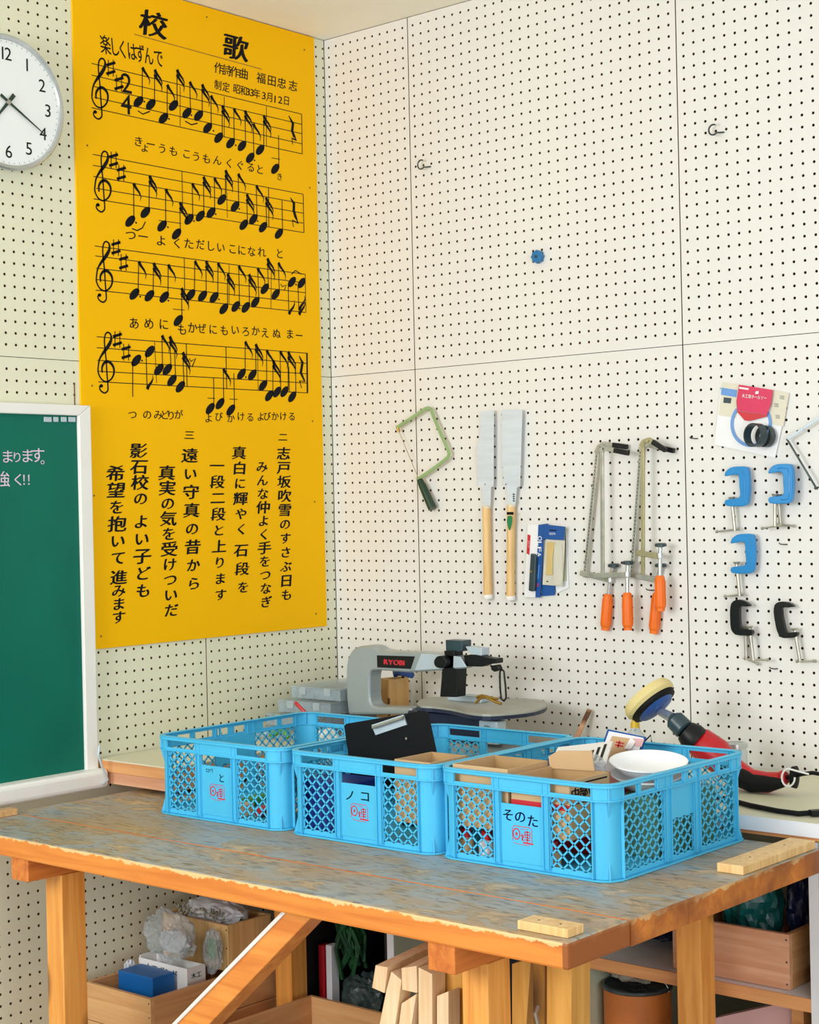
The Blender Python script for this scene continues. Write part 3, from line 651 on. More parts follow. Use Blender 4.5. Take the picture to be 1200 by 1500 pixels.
# pull saws
def pull_saw(lab, bl, hx0, hx1, y0, y1, hxb0, hxb1, mark):
    p = lambda x, y: BW(560 + x / 5.217, 580 + y / 5.217, -0.016)
    t = thing('pull_saw', lab, 'saw', (*[BW((hx0 + hx1) / 2, y1, 0)[0]], 0, BW(hx0, y1, 0)[1]))
    MB().prism([p(*v) for v in bl], FB(), 0.0155, 0.0167).build('blade', blade_m, t)
    c0 = P3((hx0 + hx1) / 2, y0, 0.016); c1 = P3((hxb0 + hxb1) / 2, y1, 0.016)
    h = MB(); ring = []
    pr_ = [(0, 0.0105, 0.011), (0.02, 0.0118, 0.0125), (0.25, 0.0112, 0.012), (0.75, 0.0112, 0.012), (0.97, 0.0125, 0.0132), (1, 0.0118, 0.0125)]
    n = 16; vs = []; fs = []
    for tt, ra, rb in pr_:
        c = Vector(c0).lerp(Vector(c1), tt)
        vs += [c + Vector((math.cos(2 * PI * k / n) * ra, math.sin(2 * PI * k / n) * rb, 0)) for k in range(n)]
    for i in range(len(pr_) - 1): fs += [(i * n + k, i * n + (k + 1) % n, (i + 1) * n + (k + 1) % n, (i + 1) * n + k) for k in range(n)]
    fs += [tuple(range(n)), tuple((len(pr_) - 1) * n + k for k in range(n - 1, -1, -1))]
    h.add(vs, fs); h.build('handle', beech, t, smooth=True)
    MB().lathe([(0.0126, 0), (0.0136, 0.003), (0.0136, 0.010), (0.0128, 0.012)], c1, (0, 0, 1), 16).build('end_cap', paper, t, smooth=True)
    MB().lathe([(0.0123, 0), (0.0123, 0.006)], (c0[0], c0[1], c0[2] - 0.007), (0, 0, 1), 16).build('ferrule', pack_cream, t, smooth=True)
    sc = MB().lathe([(0.002, 0), (0.0015, 0.001)], P3(560 + bl[0][0] / 5.217 + 6, 580 + 675 / 5.217, 0.0168), (0, -1, 0), 8); sc.build('rivet', tin, t)
    if mark:
        m = MB(); fb = FB(0.0292)
        X = lambda x, y: BW(x, y, -0.029)
        MB().flat([X(742.5, 750), X(752.5, 750), X(752.5, 754), X(742.5, 754)], fb, 0).build('black_label', ink, t)
        MB().flat([X(*v) for v in smooth([(744, 756), (750, 756), (750.5, 765), (746.5, 777), (743, 765), (744, 756)], 3)[:-1]], fb, 0).build('leaf_mark', mat('green_leaf_print', (20, 130, 76)), t)
        x = MB()
        for i in range(4):
            x.stroke([X(747.5, 724 + i * 3.2), X(750.5, 724.4 + i * 3.2)], 0.003, FB(0.0172), 0); x.stroke([X(749, 722.5 + i * 3.2), X(749, 725.2 + i * 3.2)], 0.0015, FB(0.0172), 0)
        x.build('engraved_mark', graphite, t)
pull_saw('left pull saw on the pegboard, blade with an angled shoulder and plain pale handle', [(755, 120), (855, 108), (852, 690), (832, 698), (828, 840), (770, 840), (765, 700), (735, 690), (722, 400), (745, 340)], 705.6, 720, 741, 877, 708, 722, False)
pull_saw('right pull saw on the pegboard, straight wide blade and handle with a green leaf mark', [(915, 105), (1072, 105), (1055, 690), (1030, 700), (1018, 835), (955, 835), (955, 695), (930, 690), (916, 400)], 741, 757, 739, 879, 740, 756, True)

# knife packets
pk = lambda x, y, c=0.0: BW(750 + x / 10.71, 750 + y / 10.71, -c)
def quad(mb, pts, c0, c1): mb.prism([pk(x, y, c1) for x, y in pts], FB(), c0, c1); return mb
p3 = thing('blade_packet', 'white and blue blade packet mostly hidden behind the yellow one, its foot showing', 'packet', (*pk(700, 1270)[:1], 0, pk(700, 1270)[1]))
quad(MB(), [(560, 260), (850, 240), (890, 1190), (700, 1275)], 0.002, 0.004).build('backing_card', pack_white, p3)
quad(MB(), [(470, 1100), (690, 1120), (670, 1305), (470, 1320)], 0.0042, 0.0055).build('blue_flap', pack_blue, p3)
quad(MB(), [(845, 255), (830, 235), (850, 1080), (800, 1085)], 0.0042, 0.008).build('blade_sleeve', olive, p3)
p1 = thing('knife_packet', 'knife in a white and blue blister packet hanging left of the yellow blade packet', 'packet', (pk(320, 1340)[0], 0, pk(320, 1340)[1]))
quad(MB(), [(250, 200), (420, 195), (370, 1340), (195, 1335)], 0.010, 0.0115).build('backing_card', pack_white, p1)
quad(MB(), [(415, 203), (560, 180), (500, 420), (440, 1340), (368, 1340)], 0.010, 0.0135).build('blue_panel', pack_blue, p1)
quad(MB(), [(247, 350), (290, 365), (272, 672), (230, 650)], 0.0115, 0.0125).build('red_flash', pack_red, p1)
quad(MB(), [(290, 650), (340, 660), (378, 695), (352, 1235), (300, 1248), (255, 1235)], 0.0115, 0.024).build('knife_handle', graphite, p1, bevel=0.003)
c = pk(300, 935, 0.025); MB().lathe([(0.0035, 0), (0.003, 0.002)], (c[0], -0.0235, c[1]), (0, -1, 0), 12).build('rivet', brass, p1)
w_ = MB()
for ch, y in zip('OLFA', (415, 500, 585, 668)):
    a, b = pk(440 - (y - 400) * 0.05, y, 0.0138); put(w_, ch, FB(0.0138), a, b, 0, 0.0125, 0.0135, 0.02, rot=-PI / 2, box=True)
a, b = pk(262, 510, 0.013); word(w_, 'クラフト', FB(0.0128), a, b, 0, 0.0055, 0.006, 0.0, rot=-PI / 2)
w_.build('lettering', paper, p1)
quad(MB(), [(420, 830), (432, 830), (415, 1050), (405, 1050)], 0.0137, 0.0142).build('pale_flash', ringblue, p1)
quad(MB(), [(400, 1120), (418, 1120), (415, 1170), (396, 1170)], 0.0137, 0.0142).build('pink_dot', pack_mag, p1)
p2 = thing('yellow_blade_packet', 'clear packet with yellow plastic case under a blue header card', 'packet', (pk(640, 1150)[0], 0, pk(640, 1150)[1]))
quad(MB(), [(505, 195), (835, 230), (812, 440), (500, 425)], 0.018, 0.0195).build('header_card', pack_blue, p2)
quad(MB(), [(530, 430), (830, 450), (790, 1165), (480, 1140)], 0.0165, 0.018).build('backing_card', pack_cream, p2)
quad(MB(), [(548, 470), (665, 480), (630, 700), (628, 990), (530, 990)], 0.018, 0.024).build('yellow_case', pack_yel, p2, bevel=0.002)
quad(MB(), [(660, 500), (780, 500), (790, 1000), (770, 1155), (640, 1150)], 0.018, 0.022).build('inner_sleeve', pack_cream, p2, bevel=0.002)
quad(MB(), [(500, 440), (810, 440), (790, 1160), (485, 1140)], 0.0245, 0.025).build('clear_film', mat('clear_film', (230, 232, 230), 0.15, alpha=0.14), p2)
w_ = MB(); a, b = pk(635, 340, 0.02); word(w_, 'OLFA', FB(0.0198), a, b, 0, 0.0085, 0.0085, 0.02)
w_.build('lettering', paper, p2)
w_ = MB()
for y in (285, 1085): w_.stroke([pk(560 if y > 1000 else 590, y, .02), pk(590 if y > 1000 else 700, y + 5, .02)], 0.003, FB(0.0198 if y < 1000 else 0.0256), 0)
w_.build('small_print', ink, p2)

# F clamps
def f_clamp(lab, bar, jaw, arm, pad, rod, hnd, c=0.02, bar_m=nickel, notched=False, tips=((0, 0),)):
    t = thing('bar_clamp', lab, 'clamp', P3(hnd[1][0], hnd[1][1], 0), 'orange handled bar clamps on the pegboard')
    b = MB(); b.bar(P3(*bar[0], c), P3(*bar[1], c), 0.0105, 0.006)
    b.build('bar', bar_m, t, bevel=0.001)
    j = MB(); pts = [P3(*p, c) for p in jaw]
    for i in range(len(pts) - 1): j.bar(pts[i], Vector(pts[i + 1]) + (Vector(pts[i + 1]) - Vector(pts[i])).normalized() * 0.002, 0.013 - 0.001 * i, 0.009)
    j.build('fixed_jaw', bar_m, t, bevel=0.001)
    e = Vector(pts[-1]); d = (Vector(pts[-1]) - Vector(pts[-2])).normalized()
    MB().bar(e - d * 0.004, e + d * 0.042, 0.013, 0.012).build('jaw_cap', black_pl, t, bevel=0.002)
    MB().bar(P3(*arm[0], c), P3(*arm[1], c), 0.014, 0.011).build('sliding_arm', bar_m, t, bevel=0.0015)
    if notched:
        nb = MB(); p0, p1_ = Vector(P3(*bar[0], c + .0035)), Vector(P3(*bar[1], c + .0035))
        for k in range(34): nb.bar(p0.lerp(p1_, 0.04 + k * 0.028) + Vector((-.003, 0, 0)), p0.lerp(p1_, 0.04 + k * 0.028 + 0.012) + Vector((-.003, 0, 0)), 0.002, 0.0006)
        nb.build('serration', graphite, t)
    MB().tube([P3(pad[0], pad[1] + 4, c), P3(pad[0], pad[1], c), P3(*rod[0], c), P3(*rod[1], c)], 0.0052, 10).build('spindle', chrome, t, smooth=True)
    s = Vector(P3(*pad, c)); MB().lathe([(0.009, -0.004), (0.0155, -0.002), (0.0155, 0.004), (0.013, 0.006)], s, (0.02, -0.05, 1), 16).build('swivel_pad', graphite, t, smooth=True)
    MB().lathe([(0.0085, -0.006), (0.0085, 0.006)], P3(rod[0][0], rod[0][1], c), (0, 0, 1), 12).build('arm_collar', chrome, t, smooth=True)
    h0, h1 = Vector(P3(*hnd[0], c)), Vector(P3(*hnd[1], c)); L_ = (h1 - h0).length; ax = (h1 - h0).normalized()
    MB().lathe([(0.0085, 0), (0.0125, L_ * .05), (0.0142, L_ * .3), (0.0138, L_ * .6), (0.0145, L_ * .85), (0.0135, L_ * .9), (0.0115, L_ * .92), (0.0115, L_)], h0, ax, 12).build('handle', orange, t, smooth=True)
    rb = MB()
    for k in range(12):
        th = k * PI / 6; n1 = ax.orthogonal().normalized(); n2 = ax.cross(n1); o_ = (n1 * math.cos(th) + n2 * math.sin(th)) * 0.0138
        rb.bar(h0 + ax * L_ * .14 + o_ * .96, h0 + ax * L_ * .84 + o_, 0.0022, 0.0022, nrm=tuple(o_.normalized()))
    rb.build('grip_ribs', orange, t)
f_clamp('left orange handled bar clamp, its serrated bar leaning out to the left', [(876, 660), (857, 846)], [(874, 664), (879, 654), (886, 650), (900, 652)], [(851, 839), (897, 850)], (899, 829), [(894, 849), (892, 872)], [(891, 870), (887, 923)], 0.014, notched=True)
f_clamp('second orange handled bar clamp from the left, its bar hanging straight down', [(882, 660), (883, 843)], [(881, 662), (884, 656), (892, 658), (902, 660)], [(872, 843), (922, 842)], (920, 825), [(919, 841), (919, 870)], [(919, 868), (920, 923)], 0.044)
f_clamp('orange handled bar clamp with the lowest handle, behind the rightmost one', [(940, 654), (926, 842)], [(938, 660), (943, 651), (950, 652), (968, 656)], [(922, 841), (964, 850)], (968, 829), [(963, 850), (961, 872)], [(963, 868), (958, 928)], 0.014, notched=True)
f_clamp('rightmost orange handled bar clamp with its arm set highest on the bar', [(942, 650), (942, 842)], [(940, 654), (944, 647), (952, 644), (958, 648)], [(934, 810), (969, 815)], (968, 799), [(967, 814), (967, 845)], [(967, 843), (968, 895)], 0.048, bar_m=mat('yellowish_zinc_steel', (190, 180, 138), 0.35, 0.6, var=0.12))

# hole saw packet
hs = thing('hole_saw_packet', 'clear bag of hole saw rings with a crimson header card on the pegboard', 'packet', P3(1090, 665, 0))
g = lambda x, y, c=0.0: BW(1030 + x / 7.06, 550 + y / 7.06, -c)
def gq(mb, pts, c0, c1): return mb.prism([g(x, y, c1) for x, y in pts], FB(), c0, c1)
gq(MB(), [(185, 120), (890, 180), (745, 850), (115, 715)], 0.003, 0.005).build('backing_bag', pack_white, hs)
gq(MB(), [(205, 70), (370, 95), (345, 440), (160, 410)], 0.0052, 0.0058).build('cream_panel', pack_cream, hs)
gq(MB(), [(720, 150), (890, 180), (830, 530), (690, 500)], 0.0052, 0.0058).build('cream_panel', pack_cream, hs)
gq(MB(), [(190, 125), (352, 150), (345, 225), (185, 200)], 0.006, 0.0066).build('blue_tab', ringblue, hs)
gq(MB(), [(215, 225), (295, 235), (285, 290), (210, 282)], 0.006, 0.0066).build('picture_patch', graphite, hs)
rg = MB(); ca, cb = g(495, 500, 0.008)
n = 40
for k in range(n):
    t0, t1 = 2 * PI * k / n, 2 * PI * (k + 1) / n
    if 0.25 * PI < (t0 % (2 * PI)) < 0.75 * PI: continue
    r0, r1 = 0.050, 0.058
    rg.add([(ca + r0 * math.cos(t0), -0.008, cb + r0 * math.sin(t0)), (ca + r1 * math.cos(t0), -0.008, cb + r1 * math.sin(t0)), (ca + r1 * math.cos(t1), -0.008, cb + r1 * math.sin(t1)), (ca + r0 * math.cos(t1), -0.008, cb + r0 * math.sin(t1))], [(0, 1, 2, 3)])
rg.build('blue_ring_print', ringblue, hs)
gq(MB(), [(372, 95), (720, 150), (700, 300), (660, 410), (352, 362), (345, 270)], 0.012, 0.0135).build('header_card', pack_mag, hs)
gq(MB(), [(352, 366), (660, 413), (655, 425), (480, 470), (430, 465), (360, 385)], 0.010, 0.0115).build('card_flap', pack_red, hs)
gq(MB(), [(545, 165), (575, 160), (572, 190), (540, 192)], 0.0136, 0.0142).build('hang_hole', pack_white, hs)
w_ = MB(); a, b = g(530, 222, .0145); word(w_, '木工用ホールソー', FB(0.0145), a, b, 0, 0.0088, 0.0105, 0.02, rot=-0.15)
a, b = g(430, 132, .0145); word(w_, 'MAKER', FB(0.0145), a, b, 0, 0.0, 0.0) if False else gq(w_, [(375, 118), (472, 132), (470, 150), (373, 136)], 0.0136, 0.0142)
w_.build('lettering', paper, hs)
w_ = MB()
for x, y in ((820, 220), (760, 300), (775, 420)):
    for d in range(3): w_.stroke([g(x - 25, y + d * 14 - 10, .006), g(x + 22, y + d * 14 - 4, .006)], 0.0012, FB(0.0062), 0)
w_.build('small_print', graphite, hs)
o = MB(); ax = Vector((0.30, 0.08, 0.02)); c = Vector(P3(1030 + 520 / 7.06, 550 + 615 / 7.06, 0.05))
axn = Vector((-0.25, -1, 0.05)).normalized()
for (r0, r1, h, cc) in ((0.0265, 0.0295, 0.024, c),):
    o.lathe([(r1, 0), (r1, h), (r0, h), (r0, 0), (r1, 0)], cc - axn * 0.02, axn, 32, cap=False)
o.build('hole_saw_ring', graphite, hs, smooth=True)
c2 = Vector(P3(1030 + 640 / 7.06, 550 + 630 / 7.06, 0.022))
MB().lathe([(0.027, 0), (0.027, 0.016), (0.024, 0.016), (0.024, 0)], c2 - Vector((0, -0.014, 0)), axn, 32, cap=True).build('hole_saw_cap', tin, hs, smooth=True)

# thin metal frame at the right
fs_ = thing('fretsaw_frame', 'thin bent grey metal frame hanging at the right edge of the pegboard', 'saw', P3(1180, 680, 0))
MB().bar(P3(1153, 644, .02), P3(1225, 596, .02), 0.006, 0.004).build('upper_arm', silver_lt, fs_)
MB().tube([P3(1153, 643, .02), P3(1168, 668, .024), P3(1196, 715, .024)], 0.0026, 8).build('lower_arm', tin, fs_, smooth=True)
MB().lathe([(0.004, -0.004), (0.004, 0.004)], P3(1196, 715, .024), (0, 1, 0), 10).build('clamp_nut', tin, fs_)
MB().lathe([(0.0035, -0.004), (0.0035, 0.004)], P3(1176, 629, .02), (0, 1, 0), 10).build('wing_nut', silver_lt, fs_)
MB().tube([P3(1196, 715, .024), P3(1232, 700, .024)], 0.0015, 6).build('blade', tin, fs_)

# C clamps
def c_clamp(lab, poly, rod, tee, dx, dy, m, c=0.02, th=0.014, groove=None, body=True):
    q = lambda x, y, cc=c: BW(1040 + (x + dx) / 4.6875, 670 + (y + dy) / 4.6875, -cc)
    q3 = lambda x, y, cc=c: (q(x, y, cc)[0], -cc, q(x, y, cc)[1])
    t = thing('c_clamp', lab, 'clamp', (q(*rod[1])[0], 0, q(*rod[1])[1]), 'c clamps on the pegboard')
    sm = smooth(poly + [poly[0]], 2)[:-1]
    MB().prism([q(*p) for p in sm], FB(), c - th / 2, c + th / 2).build('frame', m, t, bevel=0.0022)
    if groove:
        g_ = MB(); gp = [q3(*p, cc=c + th / 2) for p in smooth(groove, 2)]
        g_.tube(gp, 0.0022, 6); g_.build('frame_rib', m, t, smooth=True)
    a, b = Vector(q3(*rod[0])), Vector(q3(*rod[1])); d = (b - a).normalized()
    MB().tube([a, b + d * 0.004], 0.0045, 10).build('screw', nickel, t, smooth=True)
    MB().lathe([(0.0095, 0), (0.0085, 0.003), (0.005, 0.006)], a, tuple(d), 12).build('swivel_foot', nickel, t, smooth=True)
    e0, e1 = Vector(q3(*tee[0])), Vector(q3(*tee[1]))
    MB().tube([e0, e1], 0.0026, 8).build('tommy_bar', nickel, t, smooth=True)
    k = MB()
    for e in (e0, e1): k.lathe([(0.0042, -0.002), (0.0042, 0.002)], e, tuple((e1 - e0).normalized()), 8)
    k.build('bar_ends', nickel, t, smooth=True)
bluep = [(108, 130), (116, 98), (150, 70), (200, 62), (255, 64), (270, 80), (276, 120), (280, 200), (274, 275), (262, 325), (210, 336), (118, 332), (114, 292), (175, 284), (206, 276), (215, 255), (210, 190), (203, 120), (160, 122)]
c_clamp('upper left blue clamp in the group of clamps', bluep, [(150, 272), (172, 492)], [(48, 510), (195, 492)], 0, 0, clampblue, groove=[(225, 95), (235, 120), (240, 200), (238, 290)])
c_clamp('upper right blue clamp, the one lying behind with its bar pointing right', bluep, [(165, 272), (180, 480)], [(150, 478), (272, 488)], 305, -18, clampblue, c=0.010, th=0.008)
c_clamp('upper right blue clamp, the front one with a grooved frame', bluep, [(148, 268), (148, 480)], [(60, 505), (185, 485)], 300, -18, clampblue, c=0.034, groove=[(165, 95), (235, 95), (245, 200), (240, 300), (190, 305)])
c_clamp('lower blue clamp under the upper left one', bluep, [(143, 255), (165, 480)], [(65, 492), (185, 478)], 40, 462, clampblue, th=0.012)
blackp = [(285, 1020), (262, 995), (220, 978), (185, 978), (155, 1000), (146, 1050), (147, 1120), (152, 1175), (180, 1215), (240, 1222), (292, 1222), (298, 1185), (250, 1178), (218, 1172), (212, 1120), (210, 1060), (215, 1022), (250, 1022)]
c_clamp('left black clamp, the one behind, its screw standing left', blackp, [(248, 1160), (252, 1380)], [(240, 1375), (333, 1416)], -2, 2, black_gloss, c=0.012, th=0.008)
c_clamp('left black clamp, the one in front with the blue grey screw', blackp, [(272, 1158), (298, 1382)], [(275, 1388), (398, 1390)], 0, 0, black_gloss, c=0.028, th=0.014)
blackq = [(585, 1025), (565, 1003), (520, 990), (480, 992), (452, 1012), (445, 1060), (455, 1130), (468, 1190), (495, 1235), (540, 1240), (600, 1232), (606, 1198), (560, 1202), (530, 1195), (512, 1130), (500, 1060), (505, 1030), (545, 1030)]
c_clamp('right black clamp with its screw leaning to the right', blackq, [(582, 1172), (618, 1390)], [(598, 1400), (725, 1398)], 0, 0, black_gloss)

# ---------------------------------------------------------------- workbench
BT, BTH = 0.757, 0.046
bench = thing('workbench', 'varnished pine workbench with a worn grey plank top', 'workbench', (0.96, -0.97, 0))
ys = [-1.475, -1.287, -1.10, -0.92, -0.75, -0.580]
for k in range(5):
    MB().box(0.128, 1.911, ys[k] + 0.0004, ys[k + 1] - 0.0004, BT - BTH, BT).build('plank', top_m, bench, bevel=0.005 if k == 0 else 0, seg=2)
cl_ = MB()
for y in (-1.27, -0.86): pass
for xx in (0.367, 1.599):
    MB().box(xx, xx + 0.062, -1.465, -0.585, BT - BTH - 0.051, BT - BTH).build('crossbeam', pine_y, bench, bevel=0.002)
    MB().box(xx + 0.002, xx + 0.062, -1.374, -1.308, 0, BT - BTH - 0.0515).build('leg', pine, bench, bevel=0.002)
    MB().box(xx + 0.002, xx + 0.062, -0.650, -0.592, 0, BT - BTH - 0.0515).build('leg', pine, bench, bevel=0.002)
    MB().box(xx + 0.012, xx + 0.052, -1.308, -0.650, 0.03, 0.075).build('stretcher', pine_y, bench, bevel=0.002)
MB().prism([(1.217, 0.7105), (1.285, 0.7105), (0.474, 0.001), (0.434, 0.001), (0.434, 0.050)], FB(), 1.365, 1.42).build('diagonal_brace', pine_x, bench, bevel=0.002)
MB().tube([(1.206, -1.422, 0.704), (0.82, -1.422, 0.378), (0.432, -1.422, 0.051)], 0.0042, 6).build('white_cord', white_paint, bench, smooth=True)
def strip(lab, x0, x1, y0, y1, h=0.016, m=cedar_x):
    o = MB().box(x0, x1, y0, y1, BT + 0.0004, BT + h).build('wood_strip', m, bevel=0.0015); tag(o, lab, 'wood strip')
    return o
def nails(o, pts):
    for x, y, z in pts: MB().lathe([(0.002, 0), (0.002, 0.0006)], (x, y, z), (0, 0, 1), 8).build('screw_head', tin, o)
a = HZ(757, 1362, BT); b = HZ(836, 1374, BT)
o = strip('small wooden strip fixed at the front right corner of the bench', a[0], b[0], -1.452, -1.405, m=beech); nails(o, [(a[0] + 0.03, -1.43, BT + .016), (b[0] - 0.03, -1.43, BT + .016)])
o = strip('long wooden strip fixed near the right end of the bench top', 1.842, 1.900, -0.88, -0.585, 0.018, m=beech); nails(o, [(1.87, -0.80, BT + .018), (1.87, -0.66, BT + .018)])
strip('short wooden strip at the far left end of the bench top', 0.130, 0.165, -1.47, -1.30, 0.016, m=cedar_x)

# ---------------------------------------------------------------- counter and cabinets on the back wall
CT = 0.805
ct = thing('counter', 'long cream painted counter board with white front edge along the back wall', 'counter', (1.6, -0.27, 0.7))
MB().box(0.304, 3.05, -0.560, -0.006, CT - 0.028, CT - 0.0006).build('counter_top', counter_m, ct, bevel=0.0015)
MB().box(0.304, 3.05, -0.564, -0.5605, CT - 0.030, CT - 0.0004).build('edge_strip', white_edge, ct)
MB().box(0.345, 3.05, -0.5585, -0.53, 0.7665, CT - 0.0285).build('front_rail', shelf_or, ct)
MB().box(0.345, 3.05, -0.03, -0.006, 0.7665, CT - 0.0285).build('back_rail', shelf_or, ct)
ss = thing('side_shelf', 'thick cream topped wooden shelf board along the left wall below the chalkboard', 'shelf', (0.15, -0.5, 0.7))
MB().box(0.003, 0.300, -0.930, -0.006, 0.8285, 0.832).build('shelf_surface', counter_m, ss)
MB().box(0.003, 0.300, -0.935, -0.006, 0.8005, 0.8285).build('shelf_board', shelf_or, ss, bevel=0.0015)
MB().box(0.045, 0.300, -0.930, -0.02, 0.770, 0.800).build('lower_board', cedar_p, ss, bevel=0.001)
SY = -0.562
def cabinet(lab, x0, x1, shelves, lw=0.022):
    t = thing('shelf_cabinet', lab, 'cabinet', ((x0 + x1) / 2, -0.27, 0))
    for xx in (x0, x1 - lw):
        MB().box(xx, xx + lw, SY + 0.003, -0.014, 0, 0.765).build('side_panel', olive, t)
        MB().box(xx, xx + lw, SY, SY + 0.003, 0, 0.765).build('edge_band', white_edge, t)
    for z, wl in shelves:
        MB().box(x0 + lw, x1 - lw, SY + 0.004, -0.014, z - 0.028, z).build('shelf', white_edge, t)
        MB().box(x0 + lw, x1 - lw, SY + 0.0005, SY + 0.004, z - 0.028, z).build('shelf_edge', shelf_or, t)
    MB().box(x0 + lw, x1 - lw, -0.014, -0.0125, 0, 0.765).build('back_panel', olive, t)
    return t
cabinet('open cabinet under the counter holding the cedar box and paint cans', 1.278, 1.893, [(0.437, 1), (0.06, 1)])
cabinet('open cabinet under the middle of the counter behind the stacked timber', 0.687, 1.262, [(0.06, 1)])
# white cabinet panel continuing to the right
cabinet('open cabinet under the far right end of the counter', 1.915, 2.70, [(0.437, 1), (0.06, 1)])

# ---------------------------------------------------------------- crates
def crate(lab, x, y, rz, W_=0.436, D_=0.526, H_=0.187, group='blue perforated crates on the bench'):
    t = thing('plastic_crate', lab, 'crate', (x, y, BT), group)
    r, ins = 0.045, 0.010
    T0 = Matrix.Translation((x, y, BT + 0.0004)) @ Matrix.Rotation(rz, 4, 'Z')
    tf = lambda p: tuple(T0 @ Vector(p))
    sides = {'front': ((-W_ / 2 + r, -D_ / 2), (1, 0), (0, -1), W_ - 2 * r), 'right': ((W_ / 2, -D_ / 2 + r), (0, 1), (1, 0), D_ - 2 * r),
             'back': ((W_ / 2 - r, D_ / 2), (-1, 0), (0, 1), W_ - 2 * r), 'left': ((-W_ / 2, D_ / 2 - r), (0, -1), (-1, 0), D_ - 2 * r)}
    def frame(s):
        o, u, n, L = sides[s]
        return (lambda a, b, c: tf((o[0] + u[0] * a + n[0] * c, o[1] + u[1] * a + n[1] * c, b))), L
    def sbox(mb, F, a0, a1, b0, b1, c0, c1):
        mb.prism([(a0, b0), (a1, b0), (a1, b1), (a0, b1)], F, c0, c1)
    def lattice(F, a0, a1, b0, b1, c0, c1, parent):
        mb = MB(); dw, dh = 0.0268, 0.0252; bw = 0.0034
        n = int((a1 - a0) / dw) + 2; k0 = -int((b1 - b0) / dh) - 2
        for sg in (1, -1):
            for k in range(k0 - 1, n + abs(k0) + 2):
                # line a = A + sg*t*dw/2, b = b0 + t*dh/2
                A = a0 + k * dw
                ts = []
                tmax = (b1 - b0) / (dh / 2); t0_, t1_ = 0.0, tmax
                ta, tb = (a0 - A) / (sg * dw / 2), (a1 - A) / (sg * dw / 2)
                lo_, hi_ = min(ta, tb), max(ta, tb)
                t0_, t1_ = max(t0_, lo_), min(t1_, hi_)
                if t1_ - t0_ < 0.15: continue
                P0 = (A + sg * t0_ * dw / 2, b0 + t0_ * dh / 2); P1 = (A + sg * t1_ * dw / 2, b0 + t1_ * dh / 2)
                dx, dy = P1[0] - P0[0], P1[1] - P0[1]; l = math.hypot(dx, dy); nx, ny = -dy / l * bw / 2, dx / l * bw / 2
                mb.prism([(P0[0] + nx, P0[1] + ny), (P0[0] - nx, P0[1] - ny), (P1[0] - nx, P1[1] - ny), (P1[0] + nx, P1[1] + ny)], F, c0, c1)
        for q0, q1, q2, q3 in ((a0, a1, b0, b0 + .002), (a0, a1, b1 - .002, b1), (a0, a0 + .002, b0, b1), (a1 - .002, a1, b0, b1)): sbox(mb, F, q0, q1, q2, q3, c0, c1)
        mb.build('lattice', crate_m, parent)
    LED = H_ - 0.033; B0_, B1_ = 0.013, LED - 0.001
    body = (-ins - 0.003, -ins)
    for s in ('front', 'back', 'right', 'left'):
        F, L = frame(s); sb = lambda a0, a1, b0, b1, c0, c1: sbox(mb, F, a0, a1, b0, b1, c0, c1)
        mb = MB(); short = s in ('front', 'back')
        if short:
            sec = [(0.012, 0.300), (0.350, 0.650), (0.700, 0.988)]; slots = [(0.012, 0.29), (0.71, 0.988)]
        else:
            sec = [(0.015, 0.350), (0.405, 0.605), (0.655, 0.985)]; slots = [(0.02, 0.115), (0.155, 0.27), (0.42, 0.50), (0.55, 0.63), (0.67, 0.80), (0.84, 0.93)]
        sec = [(a * L, b * L) for a, b in sec]; slots = [(a * L, b * L) for a, b in slots]
        # rim skirt with hand slots
        sk = (-ins * 0.45 - 0.0025, -ins * 0.45)
        sb(0, L, H_ - 0.010, H_ - 0.002, *sk); sb(0, L, LED, LED + 0.007, *sk)
        e = 0.0
        for a, b in slots + [(L, L)]:
            if a - e > 0.001: sb(e, a, LED + 0.007, H_ - 0.010, *sk)
            e = b
        sb(0, L, LED - 0.0015, LED + 0.0015, body[0], -0.001)          # ledge
        # body panel: everything that is not lattice or opening
        gaps = [(0, sec[0][0]), (sec[0][1], sec[1][0]), (sec[1][1], sec[2][0]), (sec[2][1], L)]
        for a, b in gaps: sb(a, b, 0.004, LED, *body)
        for i, (a, b) in enumerate(sec):
            sb(a, b, 0.004, B0_, *body); sb(a, b, B1_, LED, *body)
        if short:
            sb(*sec[1], B0_, LED - 0.026, body[0] + 0.0015, body[1] + 0.0015)
        else:
            sb(*sec[1], H_ * 0.47, B1_, *body)
        # upright ribs
        for a, b in gaps[1:3]:
            for q in (a + 0.001, b - 0.0035): sb(q, q + 0.0025, 0.008, H_ - 0.006, body[1], -0.0025)
            sb(a, b, 0.008, LED, body[1], body[1] + 0.003)
        for q in (0.001, L - 0.0035): sb(q, q + 0.0025, 0.004, H_ - 0.006, body[1], -0.0025)
        if not short:
            for a, b in slots: sb(b + 0.002, b + 0.004, LED, H_ - 0.006, sk[1], -0.001)
        pn = mb.build(s + '_panel' if False else 'wall_panel', crate_m, t, bevel=0.0006, seg=1)
        for i in ((0, 2) if short else (0, 1, 2)):
            b1 = B1_ if (short or i != 1) else H_ * 0.47
            lattice(F, sec[i][0], sec[i][1], B0_, b1, body[0] + 0.0003, body[1] - 0.0003, pn)
    # corners, rim lip and base flange follow the rounded outline
    def outline(off, n=8):
        pts = []
        for cx_, cy_, a0 in ((W_ / 2 - r, -D_ / 2 + r, -90), (W_ / 2 - r, D_ / 2 - r, 0), (-W_ / 2 + r, D_ / 2 - r, 90), (-W_ / 2 + r, -D_ / 2 + r, 180)):
            for k in range(n + 1):
                a = math.radians(a0 + 90 * k / n); pts.append((cx_ + (r + off) * math.cos(a), cy_ + (r + off) * math.sin(a)))
        return pts
